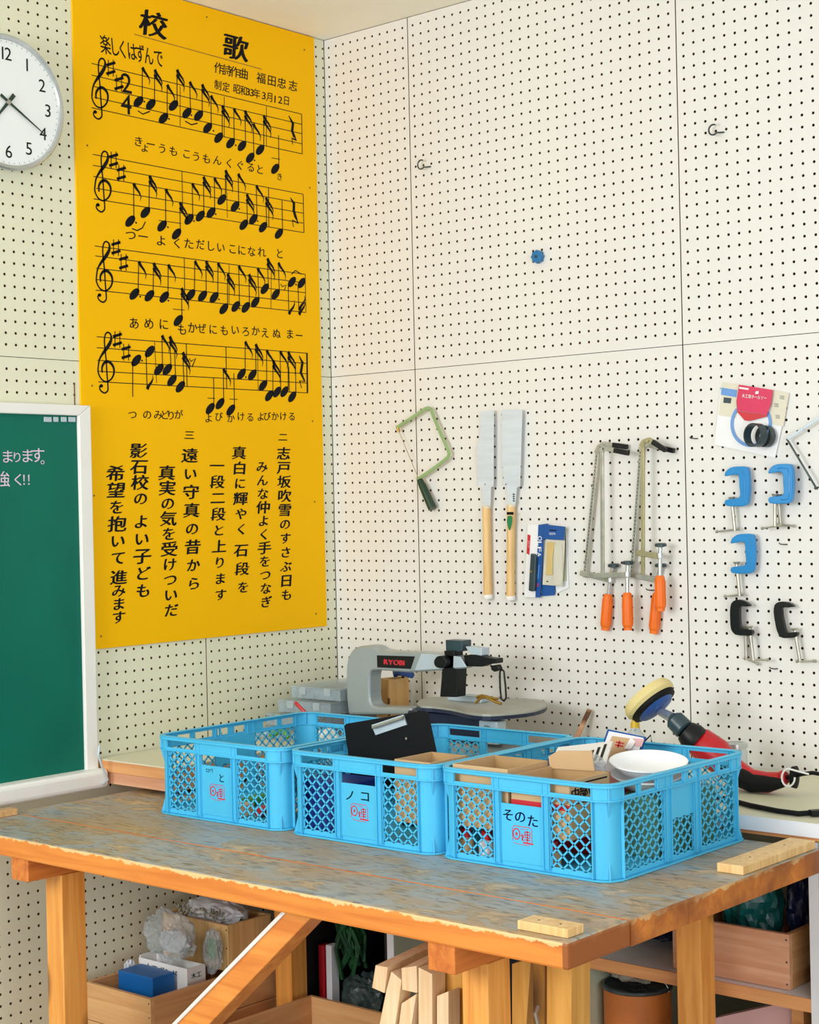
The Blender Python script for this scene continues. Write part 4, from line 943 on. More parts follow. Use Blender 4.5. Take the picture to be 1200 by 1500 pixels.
    def ring(o0, o1, z0, z1):
        mb = MB(); A, B_ = outline(o0), outline(o1); n = len(A)
        vs = [tf((*p, z)) for P, z in ((A, z0), (B_, z0), (B_, z1), (A, z1)) for p in P]
        mb.add(vs, [(j * n + i, ((j + 1) % 4) * n + i, ((j + 1) % 4) * n + (i + 1) % n, j * n + (i + 1) % n) for j in range(4) for i in range(n)])
        return mb
    ring(-0.0135, 0.0, H_ - 0.003, H_).build('rim', crate_m, t, bevel=0.001, seg=1)
    m2 = ring(-0.0025, 0.0, H_ - 0.008, H_ - 0.003); m2.build('rim_lip', crate_m, t)
    ring(-0.012, 0.0, 0.0, 0.0035).build('base_flange', crate_m, t, bevel=0.001, seg=1)
    o = outline(-0.011); MB().prism(o, lambda a, b, c: tf((a, b, c)), 0.0036, 0.0066).build('crate_floor', crate_m, t)
    for i in range(4):
        mb = MB()
        for off0, off1, z0, z1 in ((-0.013, -0.010, 0.004, LED), (-0.007, -0.0045, LED, H_ - 0.003), (-0.013, -0.001, LED - 0.0015, LED + 0.0015)):
            A, B_ = outline(off0)[i * 9:i * 9 + 9], outline(off1)[i * 9:i * 9 + 9]; n = 9
            vs = [tf((*p, z)) for P, z in ((A, z0), (B_, z0), (B_, z1), (A, z1)) for p in P]
            mb.add(vs, [(j * n + k, ((j + 1) % 4) * n + k, ((j + 1) % 4) * n + k + 1, j * n + k + 1) for j in range(4) for k in range(n - 1)])
        c_ = outline(-0.011)[i * 9 + 4]; d_ = Vector((outline(0)[i * 9 + 4][0] - c_[0], outline(0)[i * 9 + 4][1] - c_[1])).normalized()
        def fin(z0, z1, e0, e1, ang=0):
            rt = Matrix.Rotation(ang, 2); d = d_
            p = Vector(c_); s_ = Vector((-d.y, d.x)) * 0.0012
            vs = []
            for sg in (-1, 1):
                for e_, z in ((0, z0), (e0, z0), (e1, z1), (0, z1)):
                    w = p + d * e_ + s_ * sg; vs.append(tf((w.x, w.y, z)))
            mb.add(vs, [(0, 1, 2, 3), (7, 6, 5, 4), (0, 4, 5, 1), (1, 5, 6, 2), (2, 6, 7, 3), (3, 7, 4, 0)])
        fin(0.0036, 0.036, 0.0095, 0.001); fin(LED - 0.032, LED, 0.001, 0.0095); fin(LED, H_ - 0.004, 0.0100, 0.0100)
        mb.build('corner_post', crate_m, t, smooth=True)
    return t, frame('front'), frame('right'), tf
def stamp(fr, t, txt, kind):
    (F, L) = fr; cM = -0.0105 + 0.003 - 0.0009
    FF = lambda a, b, c: F(a, b, -0.010 + 0.0018)
    u0 = L * 0.5; mb = MB()
    w = 0.0014
    # red stamp: rounded box, ringed dot, characters and an underline
    def arc(cx, cy, rx, ry, a0, a1, n=14): return [(cx + rx * math.cos(math.radians(a0 + (a1 - a0) * k / n)), cy + ry * math.sin(math.radians(a0 + (a1 - a0) * k / n))) for k in range(n + 1)]
    cx, cz = u0 + 0.001, 0.066
    mb.stroke([(cx - 0.024, cz - 0.011), (cx - 0.025, cz + 0.016), (cx - 0.02, cz + 0.0195), (cx + 0.019, cz + 0.0195), (cx + 0.023, cz + 0.015), (cx + 0.023, cz - 0.010)], w, FF, 0)
    mb.stroke([(cx - 0.022, cz - 0.014), (cx - 0.004, cz - 0.0165), (cx + 0.016, cz - 0.016)], w * 0.8, FF, 0)
    mb.stroke(arc(cx - 0.015, cz + 0.004, 0.0085, 0.0105, 0, 360), 0.0026, FF, 0)
    mb.flat(arc(cx - 0.015, cz + 0.004, 0.0028, 0.0036, 0, 330, 8), FF, 0)
    mb.stroke([(cx - 0.004, cz + 0.001), (cx + 0.003, cz + 0.003), (cx - 0.001, cz - 0.008), (cx + 0.004, cz - 0.007)], 0.0026, FF, 0)
    mb.stroke([(cx - 0.001, cz + 0.006), (cx - 0.001, cz - 0.007)], 0.002, FF, 0)
    mb.stroke([(cx + 0.006, cz + 0.010), (cx + 0.018, cz + 0.010), (cx + 0.018, cz - 0.001), (cx + 0.006, cz - 0.001), (cx + 0.006, cz + 0.010)], 0.0024, FF, 0)
    mb.stroke([(cx + 0.012, cz + 0.012), (cx + 0.012, cz - 0.010)], 0.0024, FF, 0); mb.stroke([(cx + 0.006, cz + 0.0045), (cx + 0.018, cz + 0.0045)], 0.0018, FF, 0)
    mb.stroke([(cx + 0.005, cz - 0.0055), (cx + 0.019, cz - 0.0055)], 0.002, FF, 0); mb.stroke([(cx + 0.001, cz - 0.0115), (cx + 0.026, cz - 0.0125)], 0.0032, FF, 0)
    for k in range(4): mb.stroke([(cx - 0.004 + k * 0.0045, cz + 0.0135), (cx - 0.002 + k * 0.0045, cz + 0.0162)], 0.0012, FF, 0)
    mb.build('red_stamp', red_ink, t, kind='stuff')
    mb = MB(); m = blue_ink
    if kind == 'sonota':
        for ch, du, dz in (('そ', -0.034, 0.105), ('の', -0.004, 0.1045), ('た', 0.027, 0.099)): put(mb, ch, FF, u0 + du, dz, 0, 0.030, 0.026, 0.04)
    elif kind == 'noko':
        m = teal_ink
        for ch, du, dz in (('ノ', -0.026, 0.102), ('コ', 0.018, 0.104)): put(mb, ch, FF, u0 + du, dz, 0, 0.032, 0.026, 0.05)
    else:
        m = teal_ink
        for ch, du, dz, s_ in (('ロ', -0.032, 0.116, 0.011), ('ア', -0.024, 0.116, 0.010), ('う', -0.016, 0.117, 0.011), ('と', 0.016, 0.102, 0.022)): put(mb, ch, FF, u0 + du, dz, 0, s_, s_, 0.05)
    mb.build('handwriting', m, t, kind='stuff')
c1 = crate('left blue crate of the three, next to the wall shelf, small writing on its label', 0.6365, -0.8285, 0.0)
c2 = crate('middle blue crate of the three, holding the black clipboard', 1.0855, -0.8285, 0.0)
c3 = crate('right blue crate of the three, full of cartons and a white bowl', 1.5235, -0.8285, 0.0)
stamp(c1[1], c1[0], '', 'to'); stamp(c2[1], c2[0], '', 'noko'); stamp(c3[1], c3[0], '', 'sonota')
CF = BT + 0.0076          # inside floor of the crates

def carton(name, lab, x0, x1, y0, y1, z0, z1, rz=0.0, flaps=(), m=card, mi=card_d, tape=None, printed=None, cat='box', th=0.003):
    t = thing(name, lab, cat, ((x0 + x1) / 2, (y0 + y1) / 2, z0))
    cx, cy = (x0 + x1) / 2, (y0 + y1) / 2; T0 = Matrix.Translation((cx, cy, 0)) @ Matrix.Rotation(rz, 4, 'Z') @ Matrix.Translation((-cx, -cy, 0))
    T = lambda x, y, z: tuple(T0 @ Vector((x, y, z)))
    MB().box(x0, x1, y0, y0 + th, z0, z1, T).build('front_side', m, t)
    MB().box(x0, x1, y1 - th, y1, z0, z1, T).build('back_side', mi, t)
    MB().box(x0, x0 + th, y0 + th, y1 - th, z0, z1, T).build('left_side', m, t)
    MB().box(x1 - th, x1, y0 + th, y1 - th, z0, z1, T).build('right_side', m, t)
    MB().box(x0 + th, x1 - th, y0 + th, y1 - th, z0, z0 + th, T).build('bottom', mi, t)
    for (s, l, a) in flaps:
        a = math.radians(a); c, s_ = math.cos(a), math.sin(a); f = MB()
        if s == 'r': f.add([T(x1 + k * c * l + (-s_ * q), yy, z1 + k * s_ * l + c * q) for k in (0, 1) for yy in (y0, y1) for q in (0, th)], [(0, 1, 3, 2), (4, 6, 7, 5), (0, 4, 5, 1), (2, 3, 7, 6), (0, 2, 6, 4), (1, 5, 7, 3)])
        elif s == 'l': f.add([T(x0 - k * c * l - (-s_ * q), yy, z1 + k * s_ * l + c * q) for k in (0, 1) for yy in (y0, y1) for q in (0, th)], [(0, 1, 3, 2), (4, 6, 7, 5), (0, 4, 5, 1), (2, 3, 7, 6), (0, 2, 6, 4), (1, 5, 7, 3)])
        elif s == 'f': f.add([T(xx, y0 - k * c * l, z1 + k * s_ * l + q) for k in (0, 1) for xx in (x0, x1) for q in (0, th)], [(0, 1, 3, 2), (4, 6, 7, 5), (0, 4, 5, 1), (2, 3, 7, 6), (0, 2, 6, 4), (1, 5, 7, 3)])
        elif s == 'b': f.add([T(xx, y1 + k * c * l, z1 + k * s_ * l + q) for k in (0, 1) for xx in (x0, x1) for q in (0, th)], [(0, 1, 3, 2), (4, 6, 7, 5), (0, 4, 5, 1), (2, 3, 7, 6), (0, 2, 6, 4), (1, 5, 7, 3)])
        f.build('flap', m, t)
    if tape: MB().box(x0 - .0002, x1 + .0002, y0 - 0.0008, y0 - 0.0001, tape[0], tape[1], T).build('red_tape', pack_red, t)
    return t, T
# right crate (c3): x 1.285..1.70, y -1.035..-.49
RIM = BT + 0.187
IF = -0.8285 - 0.263 + 0.019          # inner face of the crates' front walls
carton('open_carton', 'plain open cardboard carton at the left inside the right blue crate', 1.338, 1.480, IF + .003, IF + 0.14, CF + 0.060, RIM + 0.006)
t_, T_ = carton('open_carton', 'open cardboard carton with a red stripe and black print inside the right crate', 1.490, 1.632, IF + .001, IF + 0.14, CF + 0.060, RIM - 0.004, tape=(RIM - 0.062, RIM - 0.051))
MB().prism([(1.490, RIM - 0.008), (1.600, RIM - 0.004), (1.594, RIM + 0.036), (1.512, RIM + 0.030), (1.486, RIM + 0.016)], FB(), -(IF + 0.136), -(IF + 0.133)).build('raised_flap', card, t_)
w_ = MB(); FR = lambda a, b, c: (1.6323 + c, a, b)
for ch, a in (('中', IF + .02), ('部', IF + .048), ('W', IF + .078), ('A', IF + .108)): put(w_, ch, FR, a, RIM - 0.030, 0.0004, 0.030, 0.024, 0.05)
w_.stroke([(IF + .006, RIM - 0.012), (IF + .13, RIM - 0.012)], 0.003, FR, 0.0004)
w_.stroke([(IF + .006, RIM - 0.050), (IF + .13, RIM - 0.050)], 0.002, FR, 0.0004)
w_.build('black_print', ink, t_, kind='stuff')
pw = tag(MB().box(-0.060, 0.060, -0.085, 0.085, -0.002, 0.004).build('paper_sheaf', paper, bevel=0.001), 'white papers with black lines leaning behind the printed carton in the right crate', 'paper')
pw.location = (1.485, -0.82, RIM + 0.002); pw.rotation_euler = (0.10, -0.12, 0.5)
bl = MB()
for k in range(3): bl.box(0.02 + k * 0.012, 0.026 + k * 0.012, -0.075, 0.02 + 0.02 * k, 0.0042, 0.0046)
b_ = bl.build('printed_lines', ink); b_.parent = pw; b_['kind'] = 'stuff'
tag(MB().box(1.40, 1.58, -0.925, -0.70, CF, RIM - 0.048).build('tool_case', red_pl, bevel=0.004), 'flat red case lying under the papers in the right crate', 'case')
for k in range(5):
    x = 1.352 + k * 0.055; t = thing('paint_tube', ('red capped tube lying at the left end under the right crate cartons', 'red capped tube second from the left under the right crate cartons', 'red capped tube in the middle under the right crate cartons', 'red capped tube second from the right under the right crate cartons', 'red capped tube at the right end under the right crate cartons')[k], 'tube', (x, IF + .02, CF), 'tubes under the cartons in the right crate')
    MB().lathe([(0.017, 0), (0.017, 0.030), (0.010, 0.034)], (x, IF + .024, CF), (0, 0, 1), 14).build('tube_body', (card, pack_white)[k % 2], t, smooth=True)
    MB().lathe([(0.011, 0.034), (0.011, 0.050), (0.009, 0.052)], (x, IF + .024, CF), (0, 0, 1), 14).build('cap', red_pl, t, smooth=True)
# card packet leaning, blue edged
pkt = thing('card_packet', 'blue edged blister card leaning at the back of the right crate', 'packet', (1.56, -0.66, RIM))
def leaning(name, pts, Y, tk, m, par): return MB().prism([BW(x, y, Y) for x, y in pts], FB(), -Y - tk, -Y).build(name, m, par, bevel=0.0006)
Yc = -0.66
leaning('backing_card', [(890, 1068), (947, 1080), (942, 1094), (932, 1140), (868, 1135)], Yc, 0.002, pack_blue, pkt)
leaning('white_face', [(892, 1071), (943, 1081), (938, 1094), (925, 1136), (871, 1130)], Yc - 0.0025, 0.001, pack_white, pkt)
leaning('tan_card', [(897, 1078), (926, 1082), (914, 1112), (880, 1112)], Yc - 0.004, 0.001, card, pkt)
leaning('pink_corner', [(928, 1081), (944, 1083), (940, 1094), (930, 1093)], Yc - 0.004, 0.001, pink, pkt)
leaning('white_fold', [(924, 1080), (931, 1087), (924, 1098), (914, 1097)], Yc - 0.006, 0.0015, paper, pkt)
w_ = MB(); Fq = FB(-Yc + 0.0055)
w_.stroke([BW(902, 1087, Yc - .0055), BW(914, 1089, Yc - .0055)], 0.003, Fq, 0); w_.stroke([BW(901, 1091, Yc - .0055), BW(913, 1093, Yc - .0055)], 0.003, Fq, 0); w_.stroke([BW(908, 1085, Yc - .0055), BW(905, 1095, Yc - .0055)], 0.003, Fq, 0)
w_.build('red_mark', red_ink, pkt, kind='stuff')
w_ = MB()
for k in range(6): x_, y_ = 887 - k * 2.2, 1096 + k * 5; w_.stroke([BW(x_ - 3, y_, Yc - .0045), BW(x_ + 1, y_ + 3, Yc - .0045)], 0.003, FB(-Yc + 0.0042), 0)
w_.build('blue_lettering', blue_ink, pkt, kind='stuff')
# white bowls
def bowl(lab, c, R_, h, axis):
    o = MB().lathe([(0.0001, 0.003), (R_ * .62, 0.0), (R_ * .66, 0.001), (R_ * .9, h * .72), (R_ * .965, h * .92), (R_, h), (R_, h + .003), (R_ * .955, h + .003), (R_ * .88, h * .75), (R_ * .62, 0.006), (0.0001, 0.005)], c, axis, 48, cap=False).build('plastic_bowl', bowl_m, smooth=True)
    return tag(o, lab, 'bowl', 'white plastic bowls in the right crate')
bx, by = HZ(950, 1114, RIM + 0.002)
tl = Vector((0.08, -0.10, 1)).normalized()
bowl('lower white plastic bowl, nested under the other in the right crate', Vector((bx - 0.004, by, RIM - 0.050)), 0.076, 0.024, tl)
bowl('upper white plastic bowl with a wide open rim in the right crate', Vector((bx, by, RIM - 0.024)), 0.081, 0.024, tl)
o = MB().box(1.605, 1.712, -0.88, -0.66, CF, RIM - 0.060).build('biscuit_box', mat('dull_green_box', (84, 130, 104), 0.5, var=0.15), bevel=0.004); tag(o, 'dull green box under the white bowls in the right crate', 'box')
o = crumple(MB(), (1.572, -0.900, RIM - 0.006), (0.022, 0.020, 0.026), 3, 0.3).build('plastic_bag', bag_m, smooth=False); tag(o, 'crumpled clear plastic bag left of the white bowls', 'bag')
# middle crate (c2)
cb = thing('clipboard', 'black clipboard with a metal clip leaning in the middle crate', 'clipboard', (1.07, -0.93, RIM))
Yb = -0.93
leaning('board', [(504, 1063), (508, 1060), (620, 1041), (626, 1043), (634, 1080), (642, 1118), (640, 1150), (515, 1160), (511, 1112)], Yb, 0.004, black_rub, cb)
leaning('clip_plate', [(544, 1062), (590, 1047), (595, 1062), (550, 1077)], Yb - 0.0045, 0.005, silver_lt, cb)
MB().tube([(*[BW(546, 1066, Yb - .012)[0]], Yb - 0.012, BW(546, 1066, Yb - .012)[1]), (BW(591, 1051, Yb - .012)[0], Yb - 0.012, BW(591, 1051, Yb - .012)[1])], 0.0035, 10).build('clip_roll', nickel, cb, smooth=True)
a, b = BW(595, 1082, Yb - .004); MB().lathe([(0.003, 0), (0.002, 0.001)], (a, Yb - 0.0041, b), (0, -1, 0), 10).build('rivet', nickel, cb)
leaning('paper_edge', [(504, 1063), (507, 1061), (511, 1078), (508, 1078)], Yb + 0.0035, 0.002, paper, cb)
carton('open_carton', 'open cardboard carton at the front right inside the middle crate', 1.178, 1.277, IF + .003, IF + 0.125, CF + 0.05, RIM + 0.002)
o = MB().box(0.895, 1.035, IF + 0.01, IF + 0.11, CF, CF + 0.115).build('tool_case', mat('deep_blue_case', (32, 62, 150), 0.4, var=0.15), bevel=0.004); tag(o, 'deep blue plastic case standing at the front left inside the middle crate', 'case')
o = MB().box(1.04, 1.28, -0.90, -0.63, CF, CF + 0.045).build('tool_case', black_pl, bevel=0.004); tag(o, 'flat black case lying on the floor of the middle crate', 'case')
o = MB().lathe([(0.0001, -.024)] + [(0.024 * math.cos(a), 0.024 * math.sin(a)) for a in [math.radians(-80 + 16 * k) for k in range(11)]] + [(0.0001, .024)], (1.245, IF + 0.032, CF + 0.0245), (0, 0, 1), 20, cap=False).build('wooden_ball', tan_ball, smooth=True)
tag(o, 'tan wooden ball behind the right lattice of the middle crate', 'ball')
# back right tool shown red through the middle crate back wall
# left crate (c1)
for k, (x, y, l, m_, lb) in enumerate(((0.715, -1.03, 0.10, red_pl, 'screwdriver with a red handle lying front right in the left crate'), (0.765, -1.02, 0.09, red_pl, 'screwdriver with a red handle lying behind another in the left crate'), (0.60, -0.97, 0.11, green_pl, 'screwdriver with a green handle lying across the left crate'))):
    t = thing('screwdriver', lb, 'screwdriver', (x, y, CF)); z = CF + 0.0135
    MB().lathe([(0.009, 0), (0.013, 0.01), (0.0125, l * .7), (0.008, l * .8), (0.0095, l)], (x, y, z), (-0.25, 0.95, 0), 12).build('handle', m_, t, smooth=True)
    d = Vector((-0.25, 0.95, 0)).normalized(); p = Vector((x, y, z)) + d * l
    MB().tube([p, p + d * 0.10], 0.003, 8).build('shaft', nickel, t, smooth=True)
for k, (x, y, rz, lb) in enumerate(((0.81, -1.02, 0.3, 'small pale wooden block at the front right corner in the left crate'), (0.655, -1.03, 0.2, 'small pale wooden block beside the red handles in the left crate'), (0.49, -0.98, 0.5, 'small pale wooden block at the left in the left crate'))):
    o = MB().box(-0.02, 0.02, -0.03, 0.03, 0, 0.028).build('wood_block', raw, bevel=0.001); o.location = (x, y, CF); o.rotation_euler = (0, 0, rz); tag(o, lb, 'block')
o = MB().box(0.47, 0.70, -0.73, -0.60, CF, CF + 0.05).build('parts_tray', graphite, bevel=0.003); tag(o, 'dark grey tray at the back of the left crate', 'tray')

# ---------------------------------------------------------------- scroll saw on the counter
SYc = -0.27
sw = thing('scroll_saw', 'silver grey scroll saw with a C shaped arm and round table', 'saw', (0.6, SYc, CT))
sp_ = lambda x, y, Y=SYc: BW(500 + x / 3.75, 920 + y / 3.75, Y)
outer = smooth([(72, 470), (62, 380), (60, 300), (62, 200), (78, 140), (110, 105), (160, 92), (205, 95), (240, 115)], 3) + [(300, 125), (430, 128), (600, 138), (660, 150), (690, 170), (700, 220)]
inner = [(640, 226), (400, 240)] + smooth([(250, 228), (205, 230), (192, 250), (190, 300), (192, 380), (205, 415), (240, 428)], 3) + [(420, 432), (425, 470)]
MB().prism([sp_(*p) for p in outer + inner], FB(), -SYc - 0.026, -SYc + 0.026).build('arm_frame', silver, sw, bevel=0.007, seg=3)
MB().prism([sp_(*p, SYc - .027) for p in ((440, 140), (600, 150), (655, 158), (690, 215), (630, 218), (415, 232), (405, 228))], FB(), -SYc + 0.0255, -SYc + 0.028).build('arm_cover', silver_lt, sw, bevel=0.0008)
MB().prism([sp_(*p, SYc - .028) for p in ((195, 150), (402, 156), (380, 225), (197, 216))], FB(), -SYc + 0.0262, -SYc + 0.0275).build('badge', black_pl, sw)
w_ = MB(); a, b = sp_(290, 188, SYc - .028); word(w_, 'RYOBI', FB(-SYc + 0.0278), a, b, 0, 0.0265, 0.0190, 0.09)
w_.build('badge_lettering', red_ink, sw)
bb0, bb1 = sp_(60, 470), sp_(440, 470)
MB().box(bb0[0] + 0.01, bb1[0] + 0.36, SYc - 0.07, SYc + 0.07, CT, CT + 0.05).build('base', silver, sw, bevel=0.01, seg=3)
MB().box(bb1[0] - 0.02, bb1[0] + 0.25, SYc - 0.035, SYc + 0.035, CT + 0.05, 0.925).build('table_support', navy, sw, bevel=0.004)
TZ = 0.946
tp = smooth([(415, 410), (440, 388), (500, 376), (620, 376), (760, 382), (900, 384), (1020, 386), (1100, 392), (1130, 408), (1120, 428), (1060, 448), (960, 462), (820, 472), (740, 468), (680, 458), (600, 440), (500, 428), (440, 425), (415, 412)], 2)[:-1]
tz = [HZ(500 + x / 3.75, 920 + (y + 2) / 3.75, TZ) for x, y in tp]
MB().prism(tz, FZ(TZ), -0.006, 0.0).build('table', table_m, sw, bevel=0.001)
MB().prism([(tz_[0], tz_[1]) for tz_ in tz], FZ(TZ), -0.015, -0.0062).build('table_rim', navy, sw)
k0 = sp_(922, 500); MB().box(k0[0] - 0.03, k0[0] + 0.03, SYc - 0.09, SYc - 0.05, CT + 0.06, TZ - 0.021).build('tilt_bracket', silver_lt, sw, bevel=0.004)
MB().lathe([(0.012, 0), (0.014, 0.006), (0.010, 0.012)], (k0[0], SYc - 0.09, TZ - 0.045), (0, -1, 0), 14).build('tilt_knob', silver, sw, smooth=True)
def spx(name, pts, y0, y1, m, Y=SYc, bv=0.002): return MB().prism([sp_(*p, Y) for p in pts], FB(), -Y + y0, -Y + y1).build(name, m, sw, bevel=bv)
spx('blade_housing', ((598, 62), (690, 66), (690, 122), (670, 128), (600, 120)), -0.02, 0.02, graphite)
spx('dust_nozzle', ((700, 98), (790, 108), (790, 150), (740, 145), (715, 125)), -0.02, 0.015, silver_lt)
spx('tension_knob', smooth([(575, 170), (590, 148), (620, 145), (640, 165), (640, 195), (620, 212), (590, 208), (575, 190), (575, 170)], 2)[:-1], 0.03, 0.05, black_pl)
spx('post', ((600, 120), (658, 120), (655, 220), (678, 222), (672, 374), (578, 372), (590, 222), (612, 200)), -0.01, 0.028, black_pl)
spx('blade_arm', ((690, 148), (760, 140), (818, 160), (872, 166), (872, 192), (820, 196), (790, 210), (706, 208)), -0.015, 0.015, black_pl)
spx('blade_clamp', ((832, 205), (868, 200), (880, 225), (850, 240), (832, 228)), -0.008, 0.008, black_pl)
R_ = lambda x, y: (sp_(x, y)[0], SYc, sp_(x, y)[1])
MB().tube([R_(*p) for p in smooth([(872, 240), (880, 230), (892, 236), (896, 260), (906, 385), (880, 390), (872, 300), (872, 242)], 2)], 0.0026, 8).build('blade_guard', black_pl, sw, smooth=True)
a, b = HZ(686, 1027, TZ); MB().box(a - 0.06, a + 0.06, b - 0.018, b + 0.018, TZ, TZ + 0.018).build('hold_down_block', silver_lt, sw, bevel=0.003)
hd = MB()
for p_ in (((765, 408), (800, 376), (840, 385), (870, 400), (905, 412)), ((770, 378), (800, 366), (850, 380), (885, 385))): hd.tube([(sp_(*p)[0], SYc - 0.02, max(sp_(*p)[1], TZ + .003)) for p in smooth(list(p_), 2)], 0.0038, 8)
hd.build('hold_down_foot', brass, sw, smooth=True)

# plywood box behind the saw
bxm = thing('plywood_box', 'small finger jointed plywood box seen through the scroll saw arm', 'box', (0.37, -0.14, CT))
f0 = BW(549, 1030, -0.14)[0]; f1 = BW(575, 1030, -0.17)[0]; f2 = BW(603, 1030, -0.09)[0]
zt_ = BW(570, 994, -0.15)[1]
def ply(name, p, q, z0, z1, m=mdf): 
    p, q = Vector((*p, 0)), Vector((*q, 0)); d = (q - p).normalized(); n = Vector((d.y, -d.x, 0)) * 0.003; 
    return MB().add([tuple(v + Vector((0, 0, z))) for z in (z0, z1) for v in (p, q, q - n * 2, p - n * 2)], [(3, 2, 1, 0), (4, 5, 6, 7), (0, 1, 5, 4), (1, 2, 6, 5), (2, 3, 7, 6), (3, 0, 4, 7)]).build(name, m, bxm)
A_, B_, C_, D_ = (max(f0, 0.306) + 0.002, -0.165), (f1, -0.185), (f2, -0.10), (max(f0, 0.306) + 0.03, -0.075)
ply('side_board', A_, B_, CT, zt_ + 0.002); ply('side_board', B_, C_, CT, zt_); ply('side_board', C_, D_, CT, zt_); ply('side_board', D_, A_, CT, zt_)
fj = MB()
for k in range(4): z = CT + 0.012 + k * 0.034; fj.box(B_[0] - 0.004, B_[0] + 0.0012, B_[1] - 0.0012, B_[1] + 0.004, z, z + 0.017)
fj.build('finger_joint', hardboard, bxm, kind='stuff')
t = thing('chisel', 'blue handled chisel standing in the small plywood box', 'chisel', (0.375, -0.13, CT))
MB().tube([(0.350, -0.13, 0.85), (0.352, -0.13, zt_ + 0.006)], 0.004, 8).build('shaft', nickel, t, smooth=True)
MB().tube([(0.352, -0.13, zt_ + 0.004), (0.354, -0.13, zt_ + 0.016), (0.385, -0.138, zt_ + 0.020), (0.425, -0.14, zt_ + 0.012)], 0.011, 10, rr=[0.006, 0.011, 0.012, 0.009]).build('handle', blue_pl, t, smooth=True)
tag(MB().tube([(f2 - 0.016, -0.112, CT + 0.003), (f2 - 0.012, -0.110, zt_ + 0.03)], 0.0045, 8).build('black_rod', black_pl, smooth=True), 'thin black rod leaning in the plywood box', 'rod')

# clear parts organisers
zs = [CT + 0.032]
def organiser(lab, cx, cy, z, w, d, h, rz, seed):
    t = thing('parts_case', lab, 'case', (cx, cy, z), 'clear plastic parts cases in the corner')
    T0 = Matrix.Translation((cx, cy, z)) @ Matrix.Rotation(rz, 4, 'Z'); T = lambda x, y, q: tuple(T0 @ Vector((x, y, q)))
    MB().box(-w / 2, w / 2, -d / 2, d / 2, 0, 0.002, T).build('case_bottom', frost, t)
    s = MB()
    for a in ((-w / 2, w / 2, -d / 2, -d / 2 + .0015), (-w / 2, w / 2, d / 2 - .0015, d / 2), (-w / 2, -w / 2 + .0015, -d / 2, d / 2), (w / 2 - .0015, w / 2, -d / 2, d / 2)): s.box(*a, 0.002, h - 0.006, T)
    s.build('case_walls', frost, t)
    dv = MB()
    for k in range(1, 5): x = -w / 2 + w * k / 5; dv.box(x - .0006, x + .0006, -d / 2 + .002, d / 2 - .002, 0.002, h - 0.008, T)
    dv.build('dividers', frost, t, kind='stuff')
    MB().box(-w / 2 - .002, w / 2 + .002, -d / 2 - .002, d / 2 + .002, h - 0.006, h - 0.001, T).build('lid', frost, t, bevel=0.001)
    for sx in (-w * .25, w * .25): MB().box(sx - .012, sx + .012, -d / 2 - .004, -d / 2 - .002, h * .35, h - .002, T).build('latch', glass_pl, t)
    rnd = random.Random(seed); sc_ = MB()
    for k in range(70):
        x, y = rnd.uniform(-w / 2 + .008, w / 2 - .008), rnd.uniform(-d / 2 + .006, d / 2 - .006); a = rnd.uniform(0, PI); q = rnd.uniform(.005, .018)
        sc_.bar(T(x, y, q), T(x + .012 * math.cos(a), y + .012 * math.sin(a), q + rnd.uniform(-.002, .003)), .003, .003, nrm=(0, 0, 1))
    sc_.build('small_screws', tin, t, kind='stuff')
organiser('bottom clear parts case of the corner stack', 0.1755, -0.255, 0.8325, 0.200, 0.36, 0.031, 0.05, 1)
organiser('second clear parts case from the bottom of the corner stack', 0.1825, -0.222, 0.8637, 0.200, 0.33, 0.034, 0.0, 2)
organiser('third clear parts case from the bottom of the corner stack', 0.1905, -0.198, 0.8979, 0.200, 0.30, 0.036, 0.04, 3)
organiser('top clear parts case of the corner stack', 0.2015, -0.175, 0.9343, 0.195, 0.26, 0.036, 0.0, 4)
t = thing('pliers', 'small pliers with red handles and green tape sticking up behind the left crate', 'pliers', (0.27, -0.47, 0.8355))
zz = 0.8322
a0 = BW(433, 1029, -0.47); a1 = BW(446, 1040, -0.47)
MB().tube([(a0[0], -0.47, a0[1]), (a1[0], -0.47, a1[1] - .004), (a1[0] + 0.012, -0.46, zz + 0.03)], 0.0045, 8).build('handle', red_pl, t, smooth=True)
MB().tube([(a0[0] - .005, -0.462, a0[1] - .006), (a1[0] - .006, -0.462, a1[1] - .008), (a1[0] + 0.006, -0.455, zz + 0.03)], 0.0045, 8).build('handle', red_pl, t, smooth=True)
MB().tube([(a1[0], -0.457, zz + 0.035), (a1[0] + 0.004, -0.470, zz + 0.008)], 0.006, 8).build('jaws', tin, t, smooth=True)
o = MB().tube([(0.205, -0.485, zz + .02), (0.245, -0.48, zz + 0.045), (0.265, -0.478, zz + 0.02)], 0.009, 8).build('tape_roll_end', green_pl, smooth=True); tag(o, 'bit of green plastic beside the red pliers', 'scrap')
o = crumple(MB(), (0.350, -0.42, 0.846), (0.034, 0.042, 0.028), 11, 0.25).build('white_cloth', paper, smooth=False); tag(o, 'crumpled white paper beside the scroll saw base', 'paper')

